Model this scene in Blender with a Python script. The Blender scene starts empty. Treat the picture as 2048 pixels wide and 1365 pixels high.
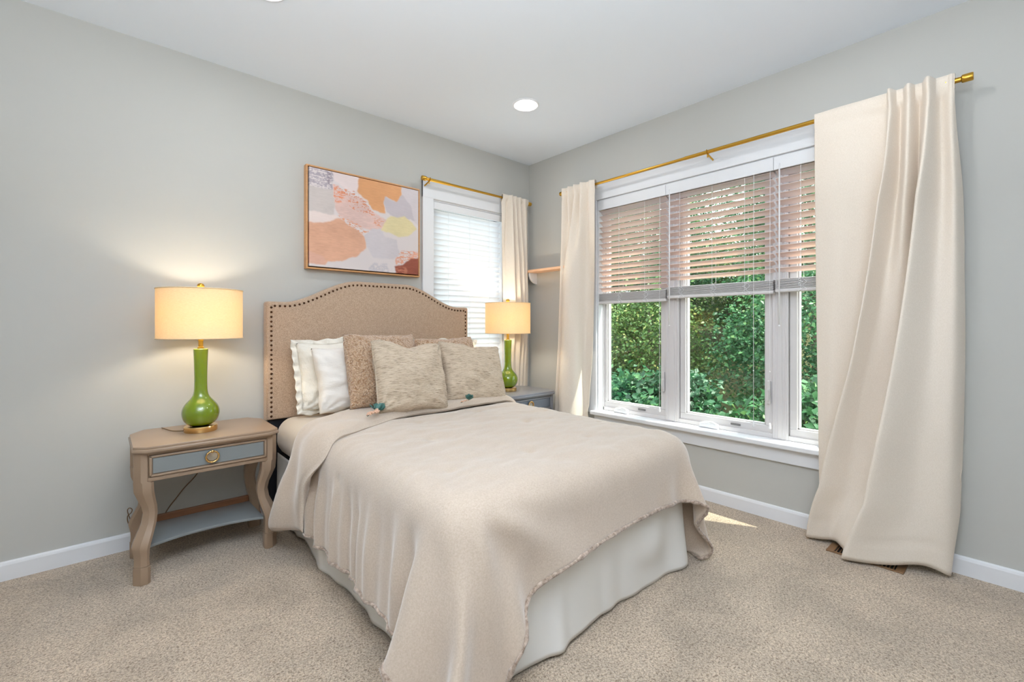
import bpy, bmesh, math, random
import numpy as np
from mathutils import Vector, Matrix

# ------------------------------------------------------------------ camera, world, sun, exposure
S = bpy.context.scene
COL = S.collection
R = math.radians
S.view_settings.view_transform = 'Standard'
S.view_settings.look = 'None'
S.view_settings.gamma = 1.0
S.view_settings.use_curve_mapping = False
S.view_settings.exposure = 0.13
S.cycles.use_denoising = True
S.cycles.max_bounces = 10
S.cycles.diffuse_bounces = 6
S.cycles.transparent_max_bounces = 16
S.cycles.sample_clamp_indirect = 6.0
S.cycles.caustics_reflective = False
S.cycles.caustics_refractive = False

cam = bpy.data.cameras.new('camera')
camo = bpy.data.objects.new('camera', cam)
COL.objects.link(camo)
cam.sensor_width = 36.0
cam.lens = 36.0 * 911.0 / 2048.0
cam.shift_y = -31.5 / 2048.0
cam.clip_start = 0.05
camo.location = (-2.911, -3.0105, 1.1323)
camo.rotation_euler = (R(90), 0, R(48.1 - 90))
S.camera = camo

world = bpy.data.worlds.new('sky')
S.world = world
world.use_nodes = True
wn = world.node_tree.nodes
bg = wn['Background']
bg.inputs['Color'].default_value = (0.86, 0.93, 1.0, 1)
bg.inputs['Strength'].default_value = 3.3

sun = bpy.data.lights.new('sun', 'SUN')
sun.energy = 9.5
sun.angle = R(0.6)
sun.color = (1.0, 0.95, 0.87)
suno = bpy.data.objects.new('sun', sun)
COL.objects.link(suno)
suno.rotation_euler = Vector((-1.0, 1.9, -3.6)).to_track_quat('-Z', 'Y').to_euler()

CAN_W = 3.6      # watts of each recessed ceiling lamp
BULB_W = 5.2      # watts of each table-lamp bulb

# added unseen fill light behind the camera, in place of a ceiling-bounced flash
up = bpy.data.lights.new('bounce_fill', 'AREA')
up.shape = 'DISK'; up.size = 0.9; up.energy = 104.0; up.color = (0.85, 0.92, 1.0)
upo = bpy.data.objects.new('bounce_fill', up)
COL.objects.link(upo)
upo.location = (-3.0, -3.1, 1.75); upo.rotation_euler = (R(180), 0, 0)

# ------------------------------------------------------------------ helpers
def lin(c):
    c = c / 255.0
    return c / 12.92 if c <= 0.04045 else ((c + 0.055) / 1.055) ** 2.4
def rgb(r, g, b):
    return (lin(r), lin(g), lin(b), 1.0)

def tag(o, label=None, cat=None, group=None, kind=None):
    if label: o['label'] = label
    if cat: o['category'] = cat
    if group: o['group'] = group
    if kind: o['kind'] = kind
    return o
def empty(name, loc=(0, 0, 0), rz=0.0, label=None, cat=None, group=None, kind=None):
    o = bpy.data.objects.new(name, None)
    o.empty_display_size = 0.05
    o.location = loc
    o.rotation_euler = (0, 0, rz)
    COL.objects.link(o)
    return tag(o, label, cat, group, kind)
def link(name, me, mat=None, parent=None, smooth=False, autos=None):
    o = bpy.data.objects.new(name, me)
    COL.objects.link(o)
    if mat:
        for m in (mat if isinstance(mat, (list, tuple)) else [mat]):
            me.materials.append(m)
    if parent: o.parent = parent
    if smooth or autos:
        me.polygons.foreach_set('use_smooth', [True] * len(me.polygons))
    if autos:
        me.set_sharp_from_angle(angle=R(autos))
    return o
def copy_tree(o, parent=None):
    c = o.copy()
    COL.objects.link(c)
    if parent: c.parent = parent
    for ch in list(o.children):
        copy_tree(ch, c)
    return c

class MB:
    """collects shapes into one bmesh"""
    def __init__(s): s.b = bmesh.new()
    def box(s, x0, x1, y0, y1, z0, z1, bev=0.0, mat=0, M=None, seg=2):
        r = bmesh.ops.create_cube(s.b, size=1.0)
        vs = r['verts']
        for v in vs:
            v.co = Vector(((x0 + x1) / 2 + v.co.x * (x1 - x0), (y0 + y1) / 2 + v.co.y * (y1 - y0), (z0 + z1) / 2 + v.co.z * (z1 - z0)))
        fs = set(f for v in vs for f in v.link_faces)
        if bev > 0:
            es = list(set(e for v in vs for e in v.link_edges))
            rr = bmesh.ops.bevel(s.b, geom=es, offset=bev, segments=seg, profile=0.5, affect='EDGES')
            vs = list(set(rr['verts']) | set(v for v in vs if v.is_valid))
            fs = set(f for v in vs for f in v.link_faces)
        for f in fs: f.material_index = mat
        if M is not None:
            for v in vs: v.co = M @ v.co
        return vs
    def prism(s, pts, z0, z1, bev=0.0, axis='z', mat=0, seg=2):
        """extrude outline pts (2-D) along axis"""
        def P(a, b, c):
            return Vector((a, b, c)) if axis == 'z' else (Vector((a, c, b)) if axis == 'y' else Vector((c, a, b)))
        lo = [s.b.verts.new(P(a, b, z0)) for a, b in pts]
        hi = [s.b.verts.new(P(a, b, z1)) for a, b in pts]
        n = len(pts)
        fs = [s.b.faces.new(lo[::-1]), s.b.faces.new(hi)]
        for i in range(n):
            fs.append(s.b.faces.new((lo[i], lo[(i + 1) % n], hi[(i + 1) % n], hi[i])))
        for f in fs: f.material_index = mat
        bmesh.ops.recalc_face_normals(s.b, faces=fs)
        if bev > 0:
            es = list(set(fs[0].edges) | set(fs[1].edges))
            bmesh.ops.bevel(s.b, geom=es, offset=bev, segments=seg, profile=0.5, affect='EDGES')
        return lo + hi
    def lathe(s, prof, c=(0, 0, 0), n=48, axis='z', mat=0):
        """prof: list of (r, h)"""
        rings = []
        for r, h in prof:
            ring = []
            for k in range(n):
                a = 2 * math.pi * k / n
                if axis == 'z': p = (c[0] + r * math.cos(a), c[1] + r * math.sin(a), c[2] + h)
                elif axis == 'y': p = (c[0] + r * math.cos(a), c[1] + h, c[2] + r * math.sin(a))
                else: p = (c[0] + h, c[1] + r * math.cos(a), c[2] + r * math.sin(a))
                ring.append(s.b.verts.new(p))
            rings.append(ring)
        fs = []
        for i in range(len(rings) - 1):
            for k in range(n):
                fs.append(s.b.faces.new((rings[i][k], rings[i][(k + 1) % n], rings[i + 1][(k + 1) % n], rings[i + 1][k])))
        for rg in (rings[0], rings[-1]):
            fs.append(s.b.faces.new(rg))
        for f in fs: f.material_index = mat
        bmesh.ops.recalc_face_normals(s.b, faces=fs)
        return fs
    def tube(s, pts, r, n=10, mat=0, cap=True):
        pts = [Vector(p) for p in pts]
        rad = r if isinstance(r, (list, tuple)) else [r] * len(pts)
        rings = []
        up = Vector((0.31, 0.22, 0.93)).normalized()
        for i, p in enumerate(pts):
            d = (pts[min(i + 1, len(pts) - 1)] - pts[max(i - 1, 0)]).normalized()
            a = d.cross(up)
            if a.length < 0.05: a = d.cross(Vector((1, 0, 0)))
            a.normalize()
            b = d.cross(a).normalized()
            rings.append([s.b.verts.new(p + (a * math.cos(2 * math.pi * k / n) + b * math.sin(2 * math.pi * k / n)) * rad[i]) for k in range(n)])
        fs = []
        for i in range(len(rings) - 1):
            for k in range(n):
                fs.append(s.b.faces.new((rings[i][k], rings[i][(k + 1) % n], rings[i + 1][(k + 1) % n], rings[i + 1][k])))
        if cap:
            fs.append(s.b.faces.new(rings[0])); fs.append(s.b.faces.new(rings[-1]))
        for f in fs: f.material_index = mat
        bmesh.ops.recalc_face_normals(s.b, faces=fs)
    def sections(s, secs, mat=0, cap=True):
        """loft a list of closed loops with the same number of 3-D points"""
        rings = [[s.b.verts.new(p) for p in sec] for sec in secs]
        n = len(rings[0]); fs = []
        for i in range(len(rings) - 1):
            for k in range(n):
                fs.append(s.b.faces.new((rings[i][k], rings[i][(k + 1) % n], rings[i + 1][(k + 1) % n], rings[i + 1][k])))
        if cap:
            fs.append(s.b.faces.new(rings[0])); fs.append(s.b.faces.new(rings[-1]))
        for f in fs: f.material_index = mat
        bmesh.ops.recalc_face_normals(s.b, faces=fs)
    def ball(s, c, r, seg=12, rings=8, sc=(1, 1, 1), mat=0):
        rr = bmesh.ops.create_uvsphere(s.b, u_segments=seg, v_segments=rings, radius=r)
        for v in rr['verts']:
            v.co = Vector((c[0] + v.co.x * sc[0], c[1] + v.co.y * sc[1], c[2] + v.co.z * sc[2]))
        for f in set(f for v in rr['verts'] for f in v.link_faces): f.material_index = mat
    def build(s, name, mat=None, parent=None, smooth=False, autos=None):
        me = bpy.data.meshes.new(name)
        s.b.to_mesh(me); s.b.free()
        return link(name, me, mat, parent, smooth, autos)

def grid_mesh(name, P, closed_u=False):
    """P: (nu, nv, 3) array -> quad mesh"""
    nu, nv = P.shape[:2]
    idx = np.arange(nu * nv).reshape(nu, nv)
    if closed_u: idx = np.vstack([idx, idx[:1]])
    q = np.stack([idx[:-1, :-1], idx[1:, :-1], idx[1:, 1:], idx[:-1, 1:]], -1).reshape(-1, 4)
    me = bpy.data.meshes.new(name)
    me.from_pydata(P.reshape(-1, 3).tolist(), [], q.tolist())
    me.update()
    return me

def hashn(ix, iy, seed):
    h = (ix * 374761393 + iy * 668265263 + seed * 974634777) & 0xffffffff
    h = ((h ^ (h >> 13)) * 1274126177) & 0xffffffff
    h = h ^ (h >> 16)
    return (h & 0xffff) / 65535.0
def vnoise(x, y, seed=0):
    x = np.asarray(x, float); y = np.asarray(y, float)
    ix = np.floor(x).astype(np.int64); iy = np.floor(y).astype(np.int64)
    fx = x - ix; fy = y - iy
    fx = fx * fx * fx * (fx * (fx * 6 - 15) + 10); fy = fy * fy * fy * (fy * (fy * 6 - 15) + 10)
    ix = ix + 4096; iy = iy + 4096
    a = hashn(ix, iy, seed); b = hashn(ix + 1, iy, seed); c = hashn(ix, iy + 1, seed); d = hashn(ix + 1, iy + 1, seed)
    return (a * (1 - fx) + b * fx) * (1 - fy) + (c * (1 - fx) + d * fx) * fy * 1.0
def fbm(x, y, seed=0, octv=3):
    s = 0; a = 1.0; t = 0
    for o in range(octv):
        s = s + a * (vnoise(np.asarray(x) * 2 ** o, np.asarray(y) * 2 ** o, seed + o * 17) - 0.5); t += a; a *= 0.5
    return s / t * 2
def smooth01(t):
    t = np.clip(t, 0, 1); return t * t * (3 - 2 * t)

# ------------------------------------------------------------------ materials
def mat(name, col, rough=0.6, metal=0.0, spec=0.5, sheen=0.0, coat=0.0, noise=None, bump=None, coat_rough=0.05):
    """noise = (scale, amount, (stretch xyz)); bump = (scale, strength, distance, (stretch))"""
    m = bpy.data.materials.new(name)
    m.use_nodes = True
    nt = m.node_tree; n = nt.nodes; l = nt.links
    p = n['Principled BSDF']
    p.inputs['Base Color'].default_value = col
    p.inputs['Roughness'].default_value = rough
    p.inputs['Metallic'].default_value = metal
    p.inputs['Specular IOR Level'].default_value = spec
    p.inputs['Sheen Weight'].default_value = sheen
    p.inputs['Coat Weight'].default_value = coat
    p.inputs['Coat Roughness'].default_value = coat_rough
    if noise or bump:
        tc = n.new('ShaderNodeTexCoord')
    if noise:
        sc, amt = noise[0], noise[1]; st = noise[2] if len(noise) > 2 else (1, 1, 1)
        mp = n.new('ShaderNodeMapping'); mp.inputs['Scale'].default_value = st
        l.new(tc.outputs['Object'], mp.inputs['Vector'])
        nz = n.new('ShaderNodeTexNoise'); nz.inputs['Scale'].default_value = sc; nz.inputs['Detail'].default_value = 4
        l.new(mp.outputs['Vector'], nz.inputs['Vector'])
        mr = n.new('ShaderNodeMapRange')
        mr.inputs['From Min'].default_value = 0.25; mr.inputs['From Max'].default_value = 0.75
        mr.inputs['To Min'].default_value = 1 - amt; mr.inputs['To Max'].default_value = 1 + amt
        l.new(nz.outputs['Fac'], mr.inputs['Value'])
        mx = n.new('ShaderNodeVectorMath'); mx.operation = 'SCALE'
        mx.inputs[0].default_value = col[:3]
        l.new(mr.outputs['Result'], mx.inputs['Scale'])
        l.new(mx.outputs['Vector'], p.inputs['Base Color'])
    if bump:
        sc, stg, dist = bump[0], bump[1], bump[2]; st = bump[3] if len(bump) > 3 else (1, 1, 1)
        mp = n.new('ShaderNodeMapping'); mp.inputs['Scale'].default_value = st
        l.new(tc.outputs['Object'], mp.inputs['Vector'])
        nz = n.new('ShaderNodeTexNoise'); nz.inputs['Scale'].default_value = sc; nz.inputs['Detail'].default_value = 5
        nz.inputs['Roughness'].default_value = 0.65
        l.new(mp.outputs['Vector'], nz.inputs['Vector'])
        bp = n.new('ShaderNodeBump'); bp.inputs['Strength'].default_value = stg; bp.inputs['Distance'].default_value = dist
        l.new(nz.outputs['Fac'], bp.inputs['Height'])
        l.new(bp.outputs['Normal'], p.inputs['Normal'])
    return m

def add_translucent(m, col, fac):
    nt = m.node_tree; n = nt.nodes; l = nt.links
    p = n['Principled BSDF']; out = n['Material Output']
    t = n.new('ShaderNodeBsdfTranslucent'); t.inputs['Color'].default_value = col
    mx = n.new('ShaderNodeMixShader'); mx.inputs['Fac'].default_value = fac
    l.new(p.outputs['BSDF'], mx.inputs[1]); l.new(t.outputs['BSDF'], mx.inputs[2])
    l.new(mx.outputs['Shader'], out.inputs['Surface'])
    return m

M = {}
M['wall'] = mat('wall_paint', rgb(190, 189, 184), 0.75, spec=0.2, bump=(220, 0.06, 0.002))
M['ceiling'] = mat('ceiling_paint', rgb(234, 241, 250), 0.9, spec=0.1)
M['trim'] = mat('white_trim_paint', rgb(228, 229, 232), 0.38)
M['vinyl'] = mat('window_vinyl', rgb(212, 208, 208), 0.42)
M['brass'] = mat('brushed_brass', rgb(212, 165, 70), 0.28, metal=1.0)
M['goldbase'] = mat('gold_base_metal', rgb(235, 195, 130), 0.16, metal=1.0)
M['steel'] = mat('nickel', rgb(205, 200, 190), 0.2, metal=1.0)
M['green'] = mat('green_glass', rgb(112, 136, 0), 0.05, coat=1.0, spec=0.6)
M['taupe'] = mat('taupe_paint', rgb(158, 134, 112), 0.34, noise=(6, 0.05), coat=0.25, coat_rough=0.25)
M['taupe2'] = mat('slate_grey', rgb(136, 138, 145), 0.34, noise=(6, 0.05), coat=0.25, coat_rough=0.25)  # greyer, bluer tone than the first nightstand's taupe
M['greyblue'] = mat('grey_blue_paint', rgb(132, 137, 138), 0.32, coat=0.2, coat_rough=0.25)
M['slateblue'] = mat('slate_blue', rgb(112, 120, 132), 0.32, coat=0.2, coat_rough=0.25)  # bluer drawer panel and shelf tone for the second nightstand
M['brownrail'] = mat('brown_wood', rgb(120, 78, 48), 0.5, noise=(9, 0.12, (1, 8, 8)))  # dark brown tone of the nightstands' rear stretchers
M['darkgap'] = mat('dark_seam', rgb(52, 36, 26), 0.7)
M['black'] = mat('black_fabric', rgb(16, 17, 24), 0.85)
M['nail'] = mat('bronze_nailhead', rgb(78, 50, 30), 0.3, metal=0.8)
M['sheet'] = mat('sateen_sheet', rgb(206, 192, 174), 0.5, sheen=0.3, bump=(40, 0.12, 0.01, (1, 1, 0.25)))
M['skirt'] = mat('white_skirt_cotton', rgb(226, 223, 218), 0.85, bump=(900, 0.1, 0.001))
M['cord'] = mat('brown_cord', rgb(112, 84, 52), 0.5)
M['cordwhite'] = mat('white_cord', rgb(236, 236, 238), 0.6)
M['white_sham'] = mat('white_crinkle_cotton', rgb(232, 226, 214), 0.85, sheen=0.2, bump=(26, 0.5, 0.02))
M['white_sateen'] = mat('white_sateen', rgb(232, 226, 218), 0.6, sheen=0.2, bump=(14, 0.3, 0.02, (1, 1, 2.5)))
M['frame_wood'] = mat('copper_wood', rgb(202, 150, 100), 0.4, noise=(12, 0.10, (1, 1, 8)))
M['vent'] = mat('brown_vent_enamel', rgb(128, 96, 66), 0.45)
M['peachwood'] = mat('pine_edge', rgb(224, 180, 146), 0.55, noise=(10, 0.08, (6, 1, 1)))
M['bark'] = mat('tree_bark', rgb(104, 92, 78), 0.9, noise=(14, 0.3, (1, 1, 0.2)))
M['soil'] = mat('forest_soil', rgb(92, 92, 58), 0.95, noise=(8, 0.4))

def carpet_mat():
    m = bpy.data.materials.new('carpet')
    m.use_nodes = True
    nt = m.node_tree; n = nt.nodes; l = nt.links
    p = n['Principled BSDF']
    p.inputs['Roughness'].default_value = 0.95; p.inputs['Specular IOR Level'].default_value = 0.1
    p.inputs['Sheen Weight'].default_value = 0.35
    tc = n.new('ShaderNodeTexCoord')
    def noise(sc, det=3, rough=0.6, dist=0.0):
        z = n.new('ShaderNodeTexNoise'); z.inputs['Scale'].default_value = sc; z.inputs['Detail'].default_value = det
        z.inputs['Roughness'].default_value = rough; z.inputs['Distortion'].default_value = dist
        l.new(tc.outputs['Object'], z.inputs['Vector']); return z
    a = noise(150, 3, 0.7, 0.8); b = noise(3.2, 4, 0.6, 0.5); c = noise(420, 2)
    # tuft colour: dark valleys, light tips
    r = n.new('ShaderNodeValToRGB')
    e = r.color_ramp.elements
    e[0].position = 0.36; e[0].color = rgb(130, 108, 86)
    e[1].position = 0.60; e[1].color = rgb(214, 194, 169)
    l.new(a.outputs['Fac'], r.inputs['Fac'])
    # nap patches (pile brushed in different directions has its own tone)
    r2 = n.new('ShaderNodeMapRange')
    r2.inputs['From Min'].default_value = 0.38; r2.inputs['From Max'].default_value = 0.62
    r2.inputs['To Min'].default_value = 0.84; r2.inputs['To Max'].default_value = 1.10
    l.new(b.outputs['Fac'], r2.inputs['Value'])
    r3 = n.new('ShaderNodeMapRange')
    r3.inputs['From Min'].default_value = 0.3; r3.inputs['From Max'].default_value = 0.7
    r3.inputs['To Min'].default_value = 0.85; r3.inputs['To Max'].default_value = 1.12
    l.new(c.outputs['Fac'], r3.inputs['Value'])
    mu = n.new('ShaderNodeMath'); mu.operation = 'MULTIPLY'
    l.new(r2.outputs['Result'], mu.inputs[0]); l.new(r3.outputs['Result'], mu.inputs[1])
    sc = n.new('ShaderNodeVectorMath'); sc.operation = 'SCALE'
    l.new(r.outputs['Color'], sc.inputs[0]); l.new(mu.outputs['Value'], sc.inputs['Scale'])
    l.new(sc.outputs['Vector'], p.inputs['Base Color'])
    bp = n.new('ShaderNodeBump'); bp.inputs['Strength'].default_value = 0.9; bp.inputs['Distance'].default_value = 0.006
    l.new(a.outputs['Fac'], bp.inputs['Height']); l.new(bp.outputs['Normal'], p.inputs['Normal'])
    return m
M['carpet'] = carpet_mat()

def weave_mat(name, c1, c2, scale, stretch=(1, 1, 1), bump=0.4, dist=0.003, lo=0.35, hi=0.65, rough=0.9, sheen=0.2):
    m = bpy.data.materials.new(name)
    m.use_nodes = True
    nt = m.node_tree; n = nt.nodes; l = nt.links
    p = n['Principled BSDF']; p.inputs['Roughness'].default_value = rough
    p.inputs['Specular IOR Level'].default_value = 0.2; p.inputs['Sheen Weight'].default_value = sheen
    tc = n.new('ShaderNodeTexCoord'); mp = n.new('ShaderNodeMapping'); mp.inputs['Scale'].default_value = stretch
    l.new(tc.outputs['Object'], mp.inputs['Vector'])
    z = n.new('ShaderNodeTexNoise'); z.inputs['Scale'].default_value = scale; z.inputs['Detail'].default_value = 4
    z.inputs['Roughness'].default_value = 0.7
    l.new(mp.outputs['Vector'], z.inputs['Vector'])
    r = n.new('ShaderNodeValToRGB'); e = r.color_ramp.elements
    e[0].position = lo; e[0].color = c1; e[1].position = hi; e[1].color = c2
    l.new(z.outputs['Fac'], r.inputs['Fac']); l.new(r.outputs['Color'], p.inputs['Base Color'])
    bp = n.new('ShaderNodeBump'); bp.inputs['Strength'].default_value = bump; bp.inputs['Distance'].default_value = dist
    l.new(z.outputs['Fac'], bp.inputs['Height']); l.new(bp.outputs['Normal'], p.inputs['Normal'])
    return m
M['linen'] = weave_mat('burlap_linen', rgb(150, 124, 102), rgb(208, 182, 158), 330, bump=0.35, dist=0.002)
M['curtain'] = weave_mat('cream_linen_curtain', rgb(222, 210, 195), rgb(232, 221, 208), 420, (1, 1, 0.35), bump=0.15, dist=0.001)
M['texbeige'] = weave_mat('slub_beige', rgb(142, 124, 104), rgb(202, 184, 162), 26, (1, 1, 13), bump=0.5, dist=0.004, lo=0.34, hi=0.52)
M['comforter'] = weave_mat('plush_beige', rgb(184, 166, 148), rgb(198, 181, 164), 170, (1, 1, 1), bump=0.25, dist=0.003, sheen=0.6)
M['comforter_edge'] = weave_mat('plush_edge', rgb(120, 100, 84), rgb(196, 176, 160), 60, (1, 1, 1), bump=0.6, dist=0.005, sheen=0.6)

def sherpa_mat():
    m = bpy.data.materials.new('sherpa_boucle')
    m.use_nodes = True
    nt = m.node_tree; n = nt.nodes; l = nt.links
    p = n['Principled BSDF']; p.inputs['Roughness'].default_value = 0.95; p.inputs['Sheen Weight'].default_value = 0.5
    p.inputs['Specular IOR Level'].default_value = 0.1
    tc = n.new('ShaderNodeTexCoord')
    v = n.new('ShaderNodeTexVoronoi'); v.inputs['Scale'].default_value = 110; v.feature = 'F1'
    z = n.new('ShaderNodeTexNoise'); z.inputs['Scale'].default_value = 60
    ad = n.new('ShaderNodeMixRGB'); ad.inputs['Fac'].default_value = 0.03
    l.new(tc.outputs['Object'], z.inputs['Vector'])
    l.new(tc.outputs['Object'], ad.inputs['Color1']); l.new(z.outputs['Color'], ad.inputs['Color2'])
    l.new(ad.outputs['Color'], v.inputs['Vector'])
    r = n.new('ShaderNodeValToRGB'); e = r.color_ramp.elements
    e[0].position = 0.15; e[0].color = rgb(222, 192, 162); e[1].position = 0.8; e[1].color = rgb(170, 130, 96)
    l.new(v.outputs['Distance'], r.inputs['Fac']); l.new(r.outputs['Color'], p.inputs['Base Color'])
    bp = n.new('ShaderNodeBump'); bp.invert = True; bp.inputs['Strength'].default_value = 1.0; bp.inputs['Distance'].default_value = 0.008
    l.new(v.outputs['Distance'], bp.inputs['Height']); l.new(bp.outputs['Normal'], p.inputs['Normal'])
    return m
M['sherpa'] = sherpa_mat()

def shade_mat():
    m = weave_mat('linen_lampshade', rgb(238, 222, 186), rgb(250, 238, 208), 90, (1, 1, 1), bump=0.1, dist=0.001)
    nt = m.node_tree; n = nt.nodes; l = nt.links
    ramp = [x for x in n if x.type == 'VALTORGB'][0]
    z = [x for x in n if x.type == 'TEX_NOISE'][0]
    mp = [x for x in n if x.type == 'MAPPING'][0]; mp.inputs['Scale'].default_value = (1, 1, 9)
    t = n.new('ShaderNodeBsdfTranslucent')
    hs = n.new('ShaderNodeMixRGB'); hs.blend_type = 'MULTIPLY'; hs.inputs['Fac'].default_value = 1.0
    hs.inputs['Color2'].default_value = (1.0, 0.89, 0.64, 1)
    l.new(ramp.outputs['Color'], hs.inputs['Color1']); l.new(hs.outputs['Color'], t.inputs['Color'])
    mx = n.new('ShaderNodeMixShader'); mx.inputs["Fac"].default_value = 0.29
    l.new(n['Principled BSDF'].outputs['BSDF'], mx.inputs[1]); l.new(t.outputs['BSDF'], mx.inputs[2])
    l.new(mx.outputs['Shader'], n['Material Output'].inputs['Surface'])
    return m
M['shade'] = shade_mat()

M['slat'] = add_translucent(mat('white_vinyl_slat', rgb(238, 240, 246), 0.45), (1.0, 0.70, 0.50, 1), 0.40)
M['slat2'] = add_translucent(mat('white_closed_slat', rgb(238, 240, 246), 0.45), (0.98, 0.97, 0.96, 1), 0.50)

def glass_mat():
    m = bpy.data.materials.new('window_glass')
    m.use_nodes = True
    nt = m.node_tree; n = nt.nodes; l = nt.links
    n.remove(n['Principled BSDF'])
    t = n.new('ShaderNodeBsdfTransparent'); t.inputs['Color'].default_value = (0.93, 0.97, 0.94, 1)
    g = n.new('ShaderNodeBsdfGlossy'); g.inputs['Roughness'].default_value = 0.0
    lw = n.new('ShaderNodeLayerWeight'); lw.inputs['Blend'].default_value = 0.5
    pw = n.new('ShaderNodeMath'); pw.operation = 'POWER'; pw.inputs[1].default_value = 4.0
    l.new(lw.outputs['Facing'], pw.inputs[0])
    f = n.new('ShaderNodeMath'); f.operation = 'MULTIPLY_ADD'; f.inputs[1].default_value = 0.30; f.inputs[2].default_value = 0.035
    l.new(pw.outputs['Value'], f.inputs[0])
    mx = n.new('ShaderNodeMixShader')
    l.new(f.outputs['Value'], mx.inputs['Fac']); l.new(t.outputs['BSDF'], mx.inputs[1]); l.new(g.outputs['BSDF'], mx.inputs[2])
    l.new(mx.outputs['Shader'], n['Material Output'].inputs['Surface'])
    return m
M['glass'] = glass_mat()

def emis(name, col, strength):
    m = bpy.data.materials.new(name); m.use_nodes = True
    p = m.node_tree.nodes['Principled BSDF']
    p.inputs['Base Color'].default_value = (0.8, 0.8, 0.8, 1)
    p.inputs['Emission Color'].default_value = col; p.inputs['Emission Strength'].default_value = strength
    return m
M['lens'] = emis('lit_lens', (1, 0.98, 0.95, 1), 6.0)
M['bulb'] = emis('lit_bulb', (1, 0.80, 0.50, 1), 8.0)

# ------------------------------------------------------------------ room shell
# corner of the two walls = origin; left wall is y = 0, right wall is x = 0
H = 2.6; X0 = -3.75; Y0 = -3.9; T = 0.15
# left window opening and right window opening
LW = (-1.03, -0.315, 0.62, 2.10)      # x0, x1, z0, z1 in the left wall
RW = (-2.69, -0.779, 0.459, 2.119)    # y0, y1, z0, z1 in the right wall

def struct(o): o['kind'] = 'structure'; return o
b = MB(); b.box(X0 - T, T, Y0 - T, T, -0.12, 0.0)
struct(b.build('floor', M['carpet']))
b = MB(); b.box(X0 - T, T, Y0 - T, T, H, H + 0.12)
struct(b.build('ceiling', M['ceiling']))
b = MB()
b.box(X0 - T, LW[0], 0, T, 0, H); b.box(LW[1], T, 0, T, 0, H)
b.box(LW[0], LW[1], 0, T, 0, LW[2]); b.box(LW[0], LW[1], 0, T, LW[3], H)
struct(b.build('wall_left', M['wall']))
b = MB()
b.box(0, T, Y0 - T, RW[0], 0, H); b.box(0, T, RW[1], 0, 0, H)
b.box(0, T, RW[0], RW[1], 0, RW[2] - 0.03); b.box(0, T, RW[0], RW[1], RW[3], H)
struct(b.build('wall_right', M['wall']))
b = MB(); b.box(X0 - T, X0, Y0, 0, 0, H); struct(b.build('wall_back', M['wall']))
b = MB(); b.box(X0, 0, Y0 - T, Y0, 0, H); struct(b.build('wall_near', M['wall']))
# baseboards
def baseboard(name, pts_axis):
    b = MB()
    prof = [(0, 0), (0.014, 0), (0.014, 0.068), (0.011, 0.078), (0.006, 0.083), (0, 0.083)]
    if pts_axis == 'left':
        b.prism([(-p[0], p[1]) for p in prof], X0, -0.0001, axis='x')
    else:
        lo = [(-p[0], p[1]) for p in prof]
        b.prism(lo, Y0, -0.015, axis='y')
    return struct(b.build(name, M['trim']))
baseboard('baseboard_left', 'left'); baseboard('baseboard_right', 'right')

# ------------------------------------------------------------------ right window (three casements)
win = empty('window_1', (0, -1.735, RW[2]), kind='structure')
def wpart(b, name, m, parent=None, **k):
    o = b.build(name, m, None, **k)
    o.parent = parent or win
    if parent is None: o.matrix_parent_inverse = Matrix.Translation(-Vector(win.location))
    else: pass
    return o
ZB, ZT = RW[2], RW[3]
# casing on the wall
b = MB()
b.box(-0.018, 0, RW[0] - 0.088, RW[0], ZB - 0.02, 2.232, 0.003)
b.box(-0.018, 0, RW[1], RW[1] + 0.088, ZB - 0.02, 2.232, 0.003)
b.box(-0.020, 0, RW[0] - 0.088, RW[1] + 0.088, 2.117, 2.235, 0.003)
wpart(b, 'casing', M['trim'])
b = MB(); b.box(-0.055, 0.10, RW[0] - 0.11, RW[1] + 0.035, ZB - 0.03, ZB, 0.006)
wpart(b, 'sill', M['trim'])
b = MB(); b.box(-0.018, -0.0005, RW[0] - 0.088, RW[1] + 0.02, ZB - 0.115, ZB - 0.03, 0.004)
wpart(b, 'apron', M['trim'])
# jamb liner + frame with mullions
FX0, FX1 = 0.055, 0.15
b = MB()
b.box(0.0, T, RW[0], RW[0] + 0.012, ZB, ZT); b.box(0.0, T, RW[1] - 0.012, RW[1], ZB, ZT)
b.box(0.0, T, RW[0], RW[1], ZT - 0.015, ZT)
wpart(b, 'jamb', M['trim'])
glass = [(-1.294, -0.822), (-1.985, -1.478), (-2.64, -2.155)]    # pane y ranges
gz0, gz1 = 0.530, 2.03
b = MB()
b.box(FX0, FX1, RW[0] + 0.012, RW[1] - 0.012, ZB, ZB + 0.028, 0.003)
b.box(FX0, FX1, RW[0] + 0.012, RW[1] - 0.012, ZT - 0.045, ZT - 0.015, 0.003)
edges = [(RW[1] - 0.012, RW[1] - 0.022)]
for y0, y1 in ((-1.435, -1.335), (-2.112, -2.028)):
    b.box(FX0 - 0.006, FX1, y0, y1, ZB, ZT - 0.015, 0.004)
    b.box(FX0 - 0.010, FX0, y0 + 0.03, y1 - 0.03, ZB + 0.004, ZT - 0.02, 0.003)
    for q in (y0 + 0.012, y1 - 0.018): b.box(FX0 - 0.009, FX0, q, q + 0.006, ZB + 0.004, ZT - 0.02, 0.002)
b.box(FX0, FX1, RW[0] + 0.012, RW[0] + 0.022, ZB, ZT - 0.02); b.box(FX0, FX1, RW[1] - 0.022, RW[1] - 0.012, ZB, ZT - 0.02)
wpart(b, 'frame', M['vinyl'])
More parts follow.
